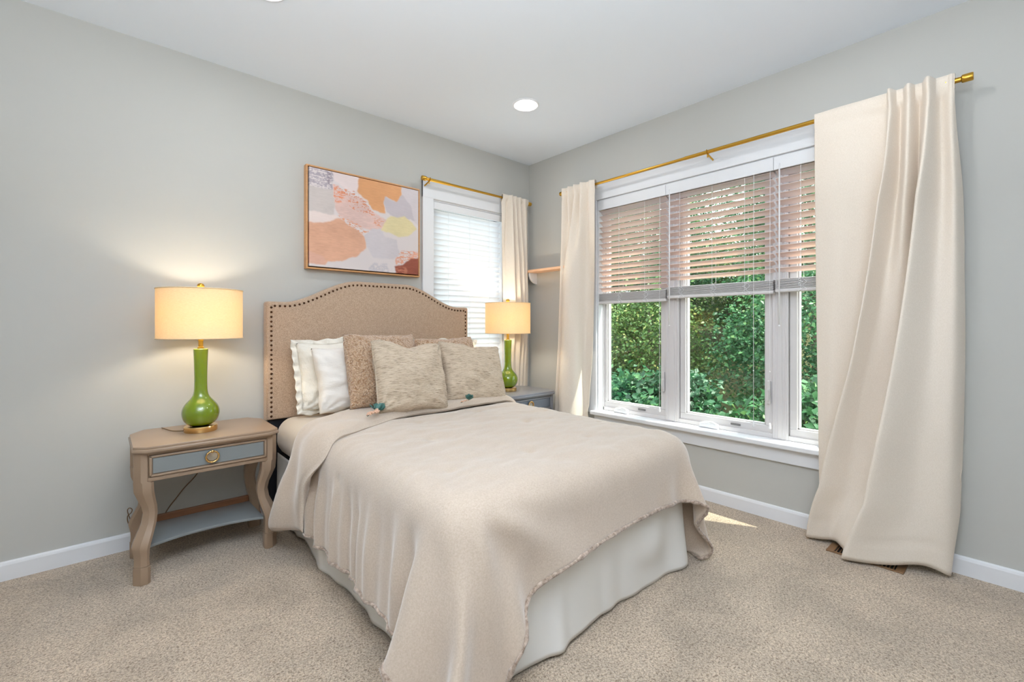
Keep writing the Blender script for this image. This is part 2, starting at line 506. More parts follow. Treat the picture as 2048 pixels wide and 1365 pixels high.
for i, (y0, y1) in enumerate(glass):
    s = 0.040
    b = MB()
    sx0, sx1 = 0.066, 0.112
    for (a0, a1, c0, c1) in ((y0 - s, y1 + s, gz0 - 0.048, gz0), (y0 - s, y1 + s, gz1, gz1 + 0.04),
                             (y0 - s, y0, gz0, gz1), (y1, y1 + s, gz0, gz1)):
        b.box(sx0, sx1, a0, a1, c0, c1, 0.004)
    # inner glazing bead, stepped back
    for (a0, a1, c0, c1) in ((y0, y1, gz0, gz0 + 0.007), (y0, y1, gz1 - 0.007, gz1), (y0, y0 + 0.008, gz0, gz1), (y1 - 0.008, y1, gz0, gz1)):
        b.box(sx0 + 0.012, sx1, a0, a1, c0, c1, 0.001)
    sash = wpart(b, 'sash', M['vinyl'])
    g = MB(); g.box(0.090, 0.094, y0, y1, gz0, gz1)
    go = g.build('pane', M['glass'], None); go.parent = sash
    # crank operator near the sill
    yc = y1 - 0.15 if i == 0 else y1 - 0.17
    c = MB()
    c.prism([(yc - 0.065, ZB + 0.002), (yc + 0.06, ZB + 0.002), (yc + 0.055, ZB + 0.028), (yc - 0.03, ZB + 0.040), (yc - 0.060, ZB + 0.030)], 0.028, 0.060, bev=0.006, axis='x')
    c.tube([(0.030, yc + 0.045, ZB + 0.030), (0.022, yc + 0.01, ZB + 0.042), (0.020, yc - 0.035, ZB + 0.045), (0.020, yc - 0.06, ZB + 0.034)], [0.006, 0.006, 0.006, 0.008], 8)
    wpart(c, 'crank_handle', M['trim'], autos=40)
    # latch on the right stile
    k = MB()
    yl = y0 - 0.022
    k.box(0.050, 0.066, yl - 0.010, yl + 0.010, 0.66, 0.80, 0.004)
    k.box(0.036, 0.052, yl - 0.006, yl + 0.006, 0.68, 0.75, 0.004)
    wpart(k, 'latch', M['vinyl'])
    k = MB(); yk = (y0 + y1) / 2 - 0.08
    k.box(0.060, 0.0665, yk - 0.03, yk + 0.03, gz0 - 0.030, gz0 - 0.018, 0.001)
    wpart(k, 'sash_catch', mat('grey_catch', rgb(120, 118, 118), 0.4))

# ------------------------------------------------------------------ left window
win2 = empty('window_2', (-0.67, 0, LW[2]), kind='structure')
def w2(b, name, m, **k):
    o = b.build(name, m, None, **k); o.parent = win2
    o.matrix_parent_inverse = Matrix.Translation(-Vector(win2.location)); return o
x0, x1, z0, z1 = LW
b = MB()
b.box(x0 - 0.095, x0, -0.018, 0, z0 - 0.05, 2.232, 0.003)
b.box(x1, x1 + 0.088, -0.018, 0, z0 - 0.05, 2.232, 0.003)
b.box(x0 - 0.095, x1 + 0.088, -0.020, 0, 2.100, 2.235, 0.003)
w2(b, 'casing', M['trim'])
b = MB(); b.box(x0 - 0.11, x1 + 0.10, -0.04, 0.09, z0 - 0.03, z0, 0.005); w2(b, 'sill', M['trim'])
b = MB()
b.box(x0, x0 + 0.012, 0, T, z0, z1); b.box(x1 - 0.012, x1, 0, T, z0, z1); b.box(x0, x1, 0, T, z1 - 0.012, z1)
w2(b, 'jamb', M['trim'])
b = MB()
for (a0, a1, c0, c1) in ((x0 + 0.012, x1 - 0.012, z0, z0 + 0.055), (x0 + 0.012, x1 - 0.012, z1 - 0.06, z1 - 0.012), (x0 + 0.012, x0 + 0.055, z0, z1), (x1 - 0.055, x1 - 0.012, z0, z1)):
    b.box(a0, a1, 0.08, 0.13, c0, c1, 0.004)
sash = w2(b, 'sash', M['vinyl'])
g = MB(); g.box(x0 + 0.055, x1 - 0.055, 0.10, 0.104, z0 + 0.055, z1 - 0.06)
o = g.build('pane', M['glass']); o.parent = sash

# ------------------------------------------------------------------ blinds
def slat_section(w, tilt, th=0.003, n=6, crown=0.004):
    """closed loop of (depth, height) of a crowned slat, tilted by `tilt`; the room edge is up"""
    top = []; bot = []
    for i in range(n + 1):
        t = i / n * 2 - 1
        h = crown * (1 - t * t)
        top.append((t * w / 2, h + th / 2)); bot.append((t * w / 2, h - th / 2))
    pts = top + bot[::-1]
    ca, sa = math.cos(tilt), math.sin(tilt)
    return [(p[0] * ca - p[1] * sa, p[0] * sa + p[1] * ca) for p in pts]

def blind(name, label, axis, a0, a1, depth, ztop, zslat, zbot, tilt, pitch, stack, smat, wand=None, cords=(), ladders=(), group=None, val=True, vz=None):
    """axis 'y': hangs along y in the right wall (depth = x); axis 'x': along x in the left wall (depth = y).
    outside is +depth in both cases."""
    base = (depth, (a0 + a1) / 2, ztop) if axis == 'y' else ((a0 + a1) / 2, depth, ztop)
    root = empty(name, base, label=label, cat='window blind', group=group)
    def P(a, d, z):
        return Vector((depth + d, a, z)) - root.location if axis == 'y' else Vector((a, depth + d, z)) - root.location
    def bx(b, A0, A1, d0, d1, Z0, Z1, bev=0.0):
        p = P(A0, d0, Z0); q = P(A1, d1, Z1)
        return b.box(min(p.x, q.x), max(p.x, q.x), min(p.y, q.y), max(p.y, q.y), Z0 - root.location.z, Z1 - root.location.z, bev)
    b = MB(); bx(b, a0, a1, -0.026, 0.026, ztop - 0.045, ztop, 0.002)
    b.build('headrail', M['trim'], root)
    if val:
        b = MB(); bx(b, a0 - 0.002, a1 + 0.002, -0.036, -0.028, vz[0], vz[1], 0.003); b.build('valance', M['trim'], root)
    b = MB()
    z = zslat; k = 0
    sec = slat_section(0.050, -tilt)
    while z > zbot + stack + pitch * 0.5:
        b.sections([[P(a, d, z + h) for d, h in sec] for a in (a0 + 0.003, a1 - 0.003)])
        z -= pitch
    b.build('slats', smat, root, autos=30)
    b = MB()
    # stacked slats lying on the bottom rail
    sec2 = slat_section(0.050, 0.0)
    ns = max(2, int((stack - 0.022) / 0.0062)) if stack > 0.03 else 0
    rnd = random.Random(len(label))
    for i in range(ns):
        zz = zbot + 0.024 + i * (stack - 0.024) / max(ns, 1)
        j = rnd.uniform(-0.0015, 0.0015)
        b.sections([[P(a, d + j, zz + h) for d, h in sec2] for a in (a0 + 0.003, a1 - 0.003)])
    if ns: b.build('stacked_slats', M['vinyl'], root, autos=30)
    b = MB(); bx(b, a0 + 0.002, a1 - 0.002, -0.026, 0.026, zbot, zbot + 0.020, 0.004); b.build('bottom_rail', M['vinyl'] if stack > 0.03 else M['trim'], root)
    for a in ladders:
        b = MB()
        for d in (-0.0275, 0.0275):
            b.tube([P(a, d, ztop - 0.04), P(a, d, (ztop + zbot) / 2), P(a, d, zbot + 0.004)], 0.0011, 5)
        if stack > 0.03:      # slack loops of the ladder over the stacked slats
            pts = []
            for i in range(26):
                t = i / 25
                pts.append(P(a + 0.011 * math.sin(t * 16 + a * 9), -0.031, zbot + stack * (1 - t) - 0.004 * math.sin(t * 9)))
            b.tube(pts, 0.0014, 5)
            pts = [P(a - 0.02 + 0.009 * math.sin(i / 18 * 12), -0.031, zbot + stack * (1 - i / 18) + 0.003) for i in range(19)]
            b.tube(pts, 0.0014, 5)
        b.build('ladder_cord', M['cordwhite'], root)
    if wand:
        b = MB(); b.tube([P(wand[0], -0.036, ztop - 0.03), P(wand[0], -0.040, wand[1])], 0.0042, 8); b.ball(P(wand[0], -0.040, wand[1]), 0.0055)
        b.build('tilt_wand', M['cordwhite'], root, smooth=True)
    for (a, zc) in cords:
        b = MB(); b.tube([P(a, -0.034, ztop - 0.03), P(a, -0.038, (ztop + zc) / 2), P(a, -0.038, zc)], 0.0013, 5)
        b.ball(P(a, -0.038, zc + 0.30), 0.004, 8, 6)
        c = b.build('lift_cord', M['cordwhite'], root, smooth=True)
        t = MB(); t.lathe([(0.003, 0.0), (0.006, -0.01), (0.0085, -0.028), (0.007, -0.034), (0.0, -0.034)], P(a, -0.038, zc), 12)
        t.build('tassel', M['cordwhite'], c, smooth=True)
    return root
gb = 'half raised blinds across the wide window'
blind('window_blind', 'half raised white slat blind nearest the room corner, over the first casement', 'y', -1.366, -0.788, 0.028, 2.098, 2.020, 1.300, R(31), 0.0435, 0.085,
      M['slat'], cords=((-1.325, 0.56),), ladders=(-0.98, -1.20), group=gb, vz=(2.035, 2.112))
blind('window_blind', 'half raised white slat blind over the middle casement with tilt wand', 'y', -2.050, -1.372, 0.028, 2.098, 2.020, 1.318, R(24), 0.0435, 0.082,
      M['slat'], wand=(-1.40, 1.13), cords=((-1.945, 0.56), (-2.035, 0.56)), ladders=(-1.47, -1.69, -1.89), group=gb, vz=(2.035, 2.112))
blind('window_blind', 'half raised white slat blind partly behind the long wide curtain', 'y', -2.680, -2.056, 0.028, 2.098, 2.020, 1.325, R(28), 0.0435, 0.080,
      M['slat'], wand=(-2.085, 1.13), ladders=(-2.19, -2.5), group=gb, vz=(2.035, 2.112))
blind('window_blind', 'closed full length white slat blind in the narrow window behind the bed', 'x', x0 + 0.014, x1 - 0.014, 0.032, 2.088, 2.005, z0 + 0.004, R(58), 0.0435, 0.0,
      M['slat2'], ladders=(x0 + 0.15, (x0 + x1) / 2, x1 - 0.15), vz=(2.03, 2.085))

# ------------------------------------------------------------------ curtain rods
def rod(label, axis, a0, a1, split, z, off, brackets, ends):
    """rod along y (right wall) or x (left wall); off = distance from the wall"""
    Pf = (lambda a, d, zz: (-d, a, zz)) if axis == 'y' else (lambda a, d, zz: (a, -d, zz))
    root = empty('curtain_rod', Pf((a0 + a1) / 2, off, z), label=label, cat='curtain rod')
    o = Vector(root.location)
    Q = lambda a, d, zz: Vector(Pf(a, d, zz)) - o
    b = MB(); b.tube([Q(a0, off, z), Q(split, off, z)], 0.0095, 16); b.build('inner_tube', M['brass'], root, autos=40)
    b = MB(); b.tube([Q(split, off, z), Q(a1, off, z)], 0.0115, 16); b.build('outer_tube', M['brass'], root, autos=40)
    for a, s in ends:
        b = MB(); b.tube([Q(a, off, z), Q(a + s * 0.003, off, z), Q(a + s * 0.006, off, z), Q(a + s * 0.036, off, z), Q(a + s * 0.039, off, z)], [0.012, 0.0165, 0.0175, 0.0175, 0.0155], 20)
        b.build('finial', M['brass'], root, autos=40)
    for a in brackets:
        b = MB()
        b.tube([Q(a, 0.004, z - 0.045), Q(a, 0.02, z - 0.03), Q(a, off - 0.01, z - 0.016), Q(a, off, z - 0.0125)], 0.0055, 10)
        b.tube([Q(a, off + 0.016 * math.cos(t), z + 0.016 * math.sin(t)) for t in [math.pi * (0.75 + 0.125 * i) for i in range(13)]], 0.0035, 8)
        p, q = Q(a - 0.009, 0.0, z - 0.075), Q(a + 0.009, 0.008, z - 0.015)
        b.box(min(p.x, q.x), max(p.x, q.x), min(p.y, q.y), max(p.y, q.y), p.z, q.z, 0.003)
        b.tube([Q(a, off - 0.002, z - 0.014), Q(a, off - 0.002, z - 0.034)], 0.0045, 8)
        b.build('bracket', M['brass'], root, autos=40)
    return root
rod('long brass curtain rod over the wide three part window', 'y', -0.51, -2.838, -1.555, 2.218, 0.095, (-0.555, -1.705, -2.79), ((-0.51, 1), (-2.838, -1)))
rod('short brass curtain rod over the narrow window behind the headboard', 'x', -0.10, -1.135, -0.93, 2.215, 0.085, (-0.14, -1.11), ((-0.10, 1), (-1.135, -1)))

# ------------------------------------------------------------------ curtains
def catmull(P, n):
    """P: (k,2) control rows -> n samples, centripetal-ish uniform Catmull-Rom"""
    k = len(P); t = np.linspace(0, k - 1, n); i = np.clip(np.floor(t).astype(int), 0, k - 2); f = (t - i)[:, None]
    g = lambda j: P[np.clip(j, 0, k - 1)]
    p0, p1, p2, p3 = g(i - 1), g(i), g(i + 1), g(i + 2)
    return 0.5 * ((2 * p1) + (p2 - p0) * f + (2 * p0 - 5 * p1 + 4 * p2 - p3) * f ** 2 + (3 * p1 - p0 - 3 * p2 + p3) * f ** 3)
def curtain(label, secs, axis, nw=150, nh=90, hemfn=None, seam=0.075, group=None, seed=1, wr=0.004, rodoff=0.095, amp=1.0):
    """secs: list of (z, [(along, depth)...]) from top to bottom; depth = distance from the wall"""
    zs = np.array([s[0] for s in secs]); ctr = np.array([s[1] for s in secs], float)
    ctr[..., 1] = 0.105 + (ctr[..., 1] - 0.105) * amp
    rows = []
    # eased interpolation between the sections, sampled from top to floor
    tz = np.linspace(0, 1, nh)
    zt, zb = zs[0], zs[-1]
    P = np.zeros((nh, nw, 3))
    for r in range(nh):
        z = zt + (zb - zt) * tz[r]
        j = int(np.clip(np.searchsorted(-zs, -z) - 1, 0, len(zs) - 2))
        f = (zs[j] - z) / (zs[j] - zs[j + 1]); f = float(np.clip(f, 0, 1))
        g = lambda q: ctr[int(np.clip(q, 0, len(zs) - 1))]
        p0, p1, p2, p3 = g(j - 1), g(j), g(j + 1), g(j + 2)
        row = 0.5 * ((2 * p1) + (p2 - p0) * f + (2 * p0 - 5 * p1 + 4 * p2 - p3) * f ** 2 + (3 * p1 - p0 - 3 * p2 + p3) * f ** 3)
        s = catmull(row, nw)
        u = np.linspace(0, 1, nw)
        low = smooth01((tz[r] - 0.25) / 0.75)
        s[:, 1] += fbm(u * 7, np.full(nw, tz[r] * 3), seed, 3) * wr * (0.4 + 2.0 * low)
        s[:, 1] = np.maximum(s[:, 1], 0.022 if z < ZB - 0.03 else (0.064 if z < 0.47 else 0.028))
        zz = np.full(nw, z)
        if abs(z - (zt - seam)) < (zt - zb) / nh: s[:, 1] -= 0.004      # stitched line under the rod pocket
        if abs(z - (zb + 0.095)) < (zt - zb) / nh * 0.6: s[:, 1] -= 0.003      # stitched hem
        if z > zt - seam: s[:, 1] = np.maximum(s[:, 1], rodoff + 0.0165)
        if hemfn is not None:
            zz = zz + hemfn(u) * smooth01((tz[r] - 0.7) / 0.3)
        else:
            zz = zz + 0.006 * np.sin(u * 23 + seed) * smooth01((tz[r] - 0.9) / 0.1)
        if axis == 'y': P[r, :, 0] = -s[:, 1]; P[r, :, 1] = s[:, 0]
        else: P[r, :, 0] = s[:, 0]; P[r, :, 1] = -s[:, 1]
        P[r, :, 2] = zz
    # the pocket goes over the rod and down behind it
    ax = 0 if axis == 'y' else 1
    back = []
    for f_, dz in ((0.0, 0.0), (0.35, -0.050), (0.75, 0.004), (1.0, 0.006)):
        rw = P[0].copy()
        if f_ < 0.3: rw[:, ax] = -(rodoff - 0.015); rw[:, 2] = zt - 0.055
        elif f_ < 0.5: rw[:, ax] = -(rodoff - 0.0165); rw[:, 2] = zt - 0.020
        elif f_ < 0.9: rw[:, ax] = -(rodoff - 0.006); rw[:, 2] = zt + 0.001
        else: rw[:, ax] = -(rodoff + 0.006) * 0.6 + P[0][:, ax] * 0.4; rw[:, 2] = zt + 0.004
        back.append(rw)
    P = np.concatenate([np.array(back), P[1:] if False else P], 0)
    c = P.reshape(-1, 3).mean(0); c[2] = P[..., 2].min()
    me = grid_mesh('curtain', P - c)
    o = link('curtain', me, M['curtain'], None, smooth=True)
    o.location = c
    so = o.modifiers.new('cloth', 'SOLIDIFY'); so.thickness = 0.0035; so.offset = 0
    tag(o, label, 'curtain', group)
    return o
# wide panel at the far end of the long rod
top = [(-2.285, .105), (-2.40, .116), (-2.50, .108), (-2.578, .104), (-2.600, .150), (-2.632, .092), (-2.668, .146), (-2.700, .090), (-2.735, .156), (-2.768, .092), (-2.805, .116), (-2.819, .104)]
hi = [(-2.284, .092), (-2.39, .112), (-2.48, .100), (-2.572, .080), (-2.562, .168), (-2.612, .082), (-2.652, .138), (-2.692, .084), (-2.704, .186), (-2.770, .100), (-2.820, .118), (-2.840, .050)]
mid = [(-2.287, .080), (-2.36, .100), (-2.43, .085), (-2.502, .078), (-2.474, .190), (-2.530, .122), (-2.600, .092), (-2.662, .100), (-2.636, .222), (-2.735, .140), (-2.820, .125), (-2.846, .045)]
low = [(-2.295, .072), (-2.315, .078), (-2.335, .076), (-2.352, .076), (-2.325, .170), (-2.420, .118), (-2.490, .112), (-2.552, .140), (-2.530, .246), (-2.680, .150), (-2.800, .120), (-2.832, .060)]
bot = [(-2.300, .062), (-2.292, .060), (-2.276, .062), (-2.272, .070), (-2.258, .135), (-2.350, .112), (-2.405, .140), (-2.450, .185), (-2.452, .240), (-2.640, .170), (-2.780, .118), (-2.806, .095)]
def hemA(u):
    return 0.018 * np.exp(-((u - 0.52) / 0.07) ** 2) + 0.030 * np.exp(-((u - 0.86) / 0.05) ** 2) + 0.002
curtain('wide cream curtain panel on the far end of the long rod, over the floor vent', [(2.245, top), (2.10, top), (1.72, hi), (1.02, mid), (0.30, low), (0.012, bot)], 'y', nw=190, nh=110, hemfn=hemA, seed=3, wr=0.005, amp=1.3)
# gathered panel between corner and wide window
t2 = [(-.500, .100), (-.525, .130), (-.560, .088), (-.590, .135), (-.620, .088), (-.655, .140), (-.690, .090), (-.725, .145), (-.765, .095), (-.800, .130), (-.838, .110)]
h2 = [(-.495, .070), (-.502, .125), (-.532, .105), (-.562, .070), (-.558, .135), (-.595, .165), (-.650, .158), (-.692, .125), (-.722, .078), (-.765, .068), (-.812, .085)]
m2 = [(-.466, .060), (-.474, .125), (-.508, .100), (-.540, .066), (-.532, .140), (-.572, .178), (-.635, .172), (-.682, .135), (-.702, .072), (-.735, .060), (-.772, .055)]
l2 = [(-.430, .060), (-.440, .128), (-.478, .104), (-.516, .066), (-.506, .145), (-.552, .186), (-.622, .178), (-.672, .142), (-.690, .078), (-.710, .062), (-.732, .055)]
b2 = [(-.415, .060), (-.425, .128), (-.465, .104), (-.505, .066), (-.494, .145), (-.540, .186), (-.615, .178), (-.665, .142), (-.682, .078), (-.700, .062), (-.722, .055)]
curtain('gathered cream linen curtain panel between the room corner shelf and the wide window', [(2.245, t2), (2.12, t2), (1.60, h2), (0.95, m2), (0.46, l2), (0.012, b2)], 'y', nw=130, nh=80, seed=9, seam=0.06, amp=1.12)
# gathered panel of the narrow window, in the corner behind the lamp
t3 = [(-.402, .088), (-.372, .098), (-.345, .082), (-.318, .125), (-.295, .080), (-.268, .120), (-.245, .082), (-.215, .118), (-.185, .086), (-.150, .112), (-.105, .090)]
h3 = [(-.375, .070), (-.362, .074), (-.345, .080), (-.305, .130), (-.285, .088), (-.250, .130), (-.232, .088), (-.190, .125), (-.172, .088), (-.135, .110), (-.098, .085)]
m3 = [(-.350, .060), (-.335, .075), (-.315, .090), (-.285, .125), (-.265, .092), (-.225, .130), (-.205, .088), (-.170, .120), (-.150, .090), (-.118, .105), (-.085, .080)]
l3 = [(-.330, .050), (-.310, .070), (-.290, .085), (-.255, .112), (-.215, .115), (-.185, .122), (-.170, .088), (-.145, .112), (-.125, .100), (-.100, .100), (-.068, .075)]
curtain('gathered cream linen curtain panel in the room corner behind the second lamp', [(2.24, t3), (2.12, t3), (1.70, h3), (1.20, m3), (0.66, [(a, 0.056 + (d - 0.05) * 0.25) for a, d in l3]), (0.012, [(a, 0.052 + (d - 0.05) * 0.2) for a, d in l3])], 'x', nw=120, nh=70, seed=5, seam=0.06, rodoff=0.085, amp=1.3)

# ------------------------------------------------------------------ bed
BX0, BX1, BY0, BY1 = -2.170, -0.815, -1.955, -0.10
BCX = (BX0 + BX1) / 2
bed = empty('bed', (BCX, -1.0, 0.0), label='upholstered bed with arched nailhead trimmed headboard and white bed skirt', cat='bed')
def bpart(o, par=None):
    o.parent = par or bed
    if par is None: o.matrix_parent_inverse = Matrix.Translation(-Vector(bed.location))
    return o
# headboard outline
HX0, HX1 = -2.208, -0.764; HCX = (HX0 + HX1) / 2; HW = (HX1 - HX0) / 2
def htop(x, inset=0.0):
    t = abs(x - HCX) / HW
    # flat shoulders, then an ogee up to the arch
    s = float(smooth01((0.86 - t) / 0.62))
    return 1.272 + 0.150 * s ** 0.95 - 0.0 - inset
out = [(HX0, 0.578)]
out.append((HX0, htop(HX0) - 0.012)); out.append((HX0 + 0.006, htop(HX0) - 0.002))
N = 48
for i in range(N + 1):
    x = HX0 + 0.014 + (HX1 - HX0 - 0.028) * i / N
    out.append((x, htop(x)))
out.append((HX1 - 0.006, htop(HX1) - 0.002)); out.append((HX1, htop(HX1) - 0.012)); out.append((HX1, 0.578))
b = MB()
b.prism(out, -0.098, -0.022, bev=0.014, axis='y', seg=4)
hb = bpart(b.build('headboard', M['linen'], autos=50))
# gentle padded swell of the front face
# nailheads
path = []
ins = 0.026
zz = 0.600
def pathpts():
    pts = [(HX0 + ins, 0.600)]
    pts.append((HX0 + ins, htop(HX0) - ins))
    for i in range(1, 200):
        x = HX0 + ins + (HX1 - HX0 - 2 * ins) * i / 200
        # offset inward along the local normal
        dz = (htop(x + 0.004) - htop(x - 0.004)) / 0.008
        l_ = math.hypot(1, dz)
        pts.append((x + ins * dz / l_, htop(x) - ins / l_))
    pts.append((HX1 - ins, htop(HX1) - ins)); pts.append((HX1 - ins, 0.600))
    return pts
pp = pathpts()
L = [0]
for a, c in zip(pp, pp[1:]): L.append(L[-1] + math.hypot(c[0] - a[0], c[1] - a[1]))
NN = 100
nb = MB()
nb.lathe([(0.0001, -0.0062), (0.0035, -0.0055), (0.0058, -0.0036), (0.0068, -0.0008), (0.0068, 0.001)], (0, 0, 0), 12, axis='y')
nail = nb.build('nailhead', M['nail'], None, smooth=True)
for k in range(NN):
    s = L[-1] * k / (NN - 1)
    i = max(j for j in range(len(L)) if L[j] <= s + 1e-9); i = min(i, len(pp) - 2)
    f = (s - L[i]) / (L[i + 1] - L[i])
    p = (pp[i][0] + (pp[i + 1][0] - pp[i][0]) * f, pp[i][1] + (pp[i + 1][1] - pp[i][1]) * f)
    n = nail if k == 0 else nail.copy()
    if k: COL.objects.link(n)
    n.parent = hb; n.location = (p[0], -0.0978, p[1])
# legs of the headboard and steel bed frame, box spring
for xx in (HX0 + 0.02, HX1 - 0.12):
    b = MB(); b.box(xx, xx + 0.10, -0.075, -0.035, 0.0, 0.60, 0.003)
    bpart(b.build('headboard_leg', M['black']))
b = MB(); b.box(BX0 + 0.02, BX1 - 0.02, BY0 + 0.05, BY1, 0.10, 0.375, 0.02)
bpart(b.build('box_spring', M['black']))
for xx in (BX0 + 0.12, BX1 - 0.12):
    for yy in (BY0 + 0.2, BY1 - 0.15):
        b = MB(); b.lathe([(0.018, 0.0), (0.018, 0.10)], (xx, yy, 0), 12); bpart(b.build('leg', M['black'], autos=40))
# bed skirt: one ribbon round three sides with soft drops
def skirt():
    r = 0.05
    xl, xr, yf, yb = BX0 + 0.012, BX1 - 0.012, BY0 + 0.01, BY1 - 0.0
    pts = []
    def seg(a, c, n):
        for i in range(n): pts.append((a[0] + (c[0] - a[0]) * i / n, a[1] + (c[1] - a[1]) * i / n))
    def arc(cx, cy, a0, a1, n):
        for i in range(n): a = a0 + (a1 - a0) * i / n; pts.append((cx + r * math.cos(a), cy + r * math.sin(a)))
    seg((xl, yb), (xl, yf + r), 120); arc(xl + r, yf + r, math.pi, 1.5 * math.pi, 12)
    seg((xl + r, yf), (xr - r, yf), 110); arc(xr - r, yf + r, 1.5 * math.pi, 2 * math.pi, 12)
    seg((xr, yf + r), (xr, yb), 110); pts.append((xr, yb))
    A = np.array(pts)
    d = np.gradient(A, axis=0); nrm = np.stack([d[:, 1], -d[:, 0]], 1); nrm /= np.linalg.norm(nrm, axis=1)[:, None]
    # outward = away from the centre
    cen = A.mean(0); sg = np.sign(((A - cen) * nrm).sum(1))[:, None]; nrm *= sg
    s = np.concatenate([[0], np.cumsum(np.hypot(*np.diff(A, axis=0).T))])
    nz = 26; P = np.zeros((nz, len(A), 3))
    wave = 0.5 * np.sin(s * 9 + 1.3 * np.sin(s * 2.7)) + 0.5 * fbm(s * 5.0, s * 0, 4, 2) * 1.4
    gather = np.maximum(0, np.sin(s * 17 + 2 * np.sin(s * 3.1))) ** 3
    # corner flare and one bulge near the far front corner, as the cloth catches on the carpet
    sc1 = s[120]; sc2 = s[120 + 12 + 110]
    flare = 0.00 * np.exp(-((s - sc1) / 0.10) ** 2) + 0.035 * np.exp(-((s - sc2) / 0.10) ** 2)
    bulge = np.exp(-((s - (sc2 - 0.26)) / 0.09) ** 2)
    for k in range(nz):
        t = k / (nz - 1); z = 0.385 * (1 - t) + 0.004 * t
        off = (0.006 + 0.022 * wave * t + 0.016 * gather * t + flare * t ** 1.5 + 0.045 * bulge * math.sin(math.pi * min(1, t * 1.15)) ** 2 * t)
        P[k, :, :2] = A + nrm * (off - 0.014)[:, None]
        P[k, :, 2] = z + 0.012 * (0.5 + 0.5 * np.sin(s * 6)) * t * t
    me = grid_mesh('bed_skirt', P)
    o = link('bed_skirt', me, M['skirt'], None, smooth=True)
    so = o.modifiers.new('cloth', 'SOLIDIFY'); so.thickness = 0.002
    return bpart(o)
skirt()

# mattress in its fitted sheet
def mattress():
    x0, x1, y0, y1, z0, z1 = BX0, BX1, BY0, BY1, 0.378, 0.598
    b = MB()
    b.box(x0, x1, y0, y1, z0, z1, 0.090, seg=7)
    me = bpy.data.meshes.new('mattress'); 
    bmesh.ops.subdivide_edges(b.b, edges=[e for e in b.b.edges if e.calc_length() > 0.1], cuts=40, use_grid_fill=True)
    for v in b.b.verts:
        # fitted-sheet gathers near the lower edge at the head end
        if v.co.z < 0.54 and v.co.x < x0 + 0.01:
            k = (0.54 - v.co.z) / 0.16
            v.co.x += 0.006 * k * math.sin(v.co.y * 95 + v.co.z * 30)
    o = b.build('mattress', M['sheet'], None, smooth=True)
    tag(o, 'mattress in a beige fitted sheet showing below the pillows on the bed', 'mattress')
    return o
mattress()

# ------------------------------------------------------------------ comforter: relaxed cloth over the mattress
def drape(P, steps, boxes, thick, shear=0.22, bend=0.05, fric=0.35, g=9.8, floor=0.012, iters=14):
    """small position-based cloth solver on a grid P (n, m, 3); rest lengths are those of the flat cloth"""
    V = np.zeros_like(P); dt = 0.012
    F0 = P.copy(); F0[..., 2] = 0
    sets = []
    def cut(ga, gb, k):
        A = F0[ga]; B = F0[gb]; n0 = min(A.shape[0], B.shape[0]); n1 = min(A.shape[1], B.shape[1])
        L = np.sqrt(((B[:n0, :n1] - A[:n0, :n1]) ** 2).sum(-1, keepdims=True))
        sets.append((ga, gb, n0, n1, L, k))
    al = slice(None)
    for q in (0, 1):
        cut((slice(q, -1, 2), al), (slice(q + 1, None, 2), al), 1.0)
        cut((al, slice(q, -1, 2)), (al, slice(q + 1, None, 2)), 1.0)
        cut((slice(q, -1, 2), slice(None, -1)), (slice(q + 1, None, 2), slice(1, None)), shear)
        cut((slice(q, -1, 2), slice(1, None)), (slice(q + 1, None, 2), slice(None, -1)), shear)
    for q in range(3):
        pass
    n_, m_ = P.shape[:2]
    for st_ in (3,):
        for q in range(2 * st_):
            # every index pair (i, i + 3) with i in the lower half of each block of six
            if q < st_:
                cut((slice(q, n_ - st_, 2 * st_), al), (slice(q + st_, n_, 2 * st_), al), bend)
                cut((al, slice(q, m_ - st_, 2 * st_)), (al, slice(q + st_, m_, 2 * st_)), bend)
            else:
                cut((slice(q, n_ - st_, 2 * st_), al), (slice(q + st_, n_, 2 * st_), al), bend)
                cut((al, slice(q, m_ - st_, 2 * st_)), (al, slice(q + st_, m_, 2 * st_)), bend)
    for st in range(steps):
        prev = P.copy()
        V[..., 2] -= g * dt
        V *= 0.985
        P += V * dt
        for it in range(iters):
            for ga, gb, n0, n1, L, k in sets:
                A = P[ga][:n0, :n1]; B = P[gb][:n0, :n1]
                d = B - A; l = np.sqrt((d * d).sum(-1, keepdims=True)) + 1e-9
                c = d * ((l - L) / l * (0.5 * k))
                A += c; B -= c
        for (c, h, r) in boxes:
            c = np.array(c); h = np.array(h); rr = r + thick
            q = P - c; aq = np.abs(q) - (h - r)
            mq = np.maximum(aq, 0); ln = np.sqrt((mq * mq).sum(-1))
            inner = np.minimum(aq.max(-1), 0)
            d = ln + inner - rr
            hit = d < 0
            nrm = np.where(ln[..., None] > 1e-6, mq / (ln[..., None] + 1e-9), 0)
            one = np.eye(3)[aq.argmax(-1)]
            nrm = np.where(ln[..., None] > 1e-6, nrm, one) * np.sign(q)
            P += np.where(hit[..., None], -d[..., None] * nrm, 0)
            mv = P - prev
            tang = mv - (mv * nrm).sum(-1, keepdims=True) * nrm
            P -= np.where(hit[..., None], tang * fric, 0)
        lowz = P[..., 2] < floor
        P[..., 2] = np.where(lowz, floor, P[..., 2])
        P[..., :2] = np.where(lowz[..., None], prev[..., :2], P[..., :2])
        V = (P - prev) / dt
    return P
ZM = 0.600
mbox = (((BX0 + BX1) / 2, (BY0 + BY1) / 2, ZM - 0.30), ((BX1 - BX0) / 2 + 0.004, (BY1 - BY0) / 2 + 0.004, 0.30), 0.075)
h = 0.026
fx0, fx1 = BX0 - 0.395, BX1 + 0.40
fy0, fy1 = BY0 - 0.115, -0.62
nx = int(round((fx1 - fx0) / h)) + 1; ny = int(round((fy1 - fy0) / h)) + 1
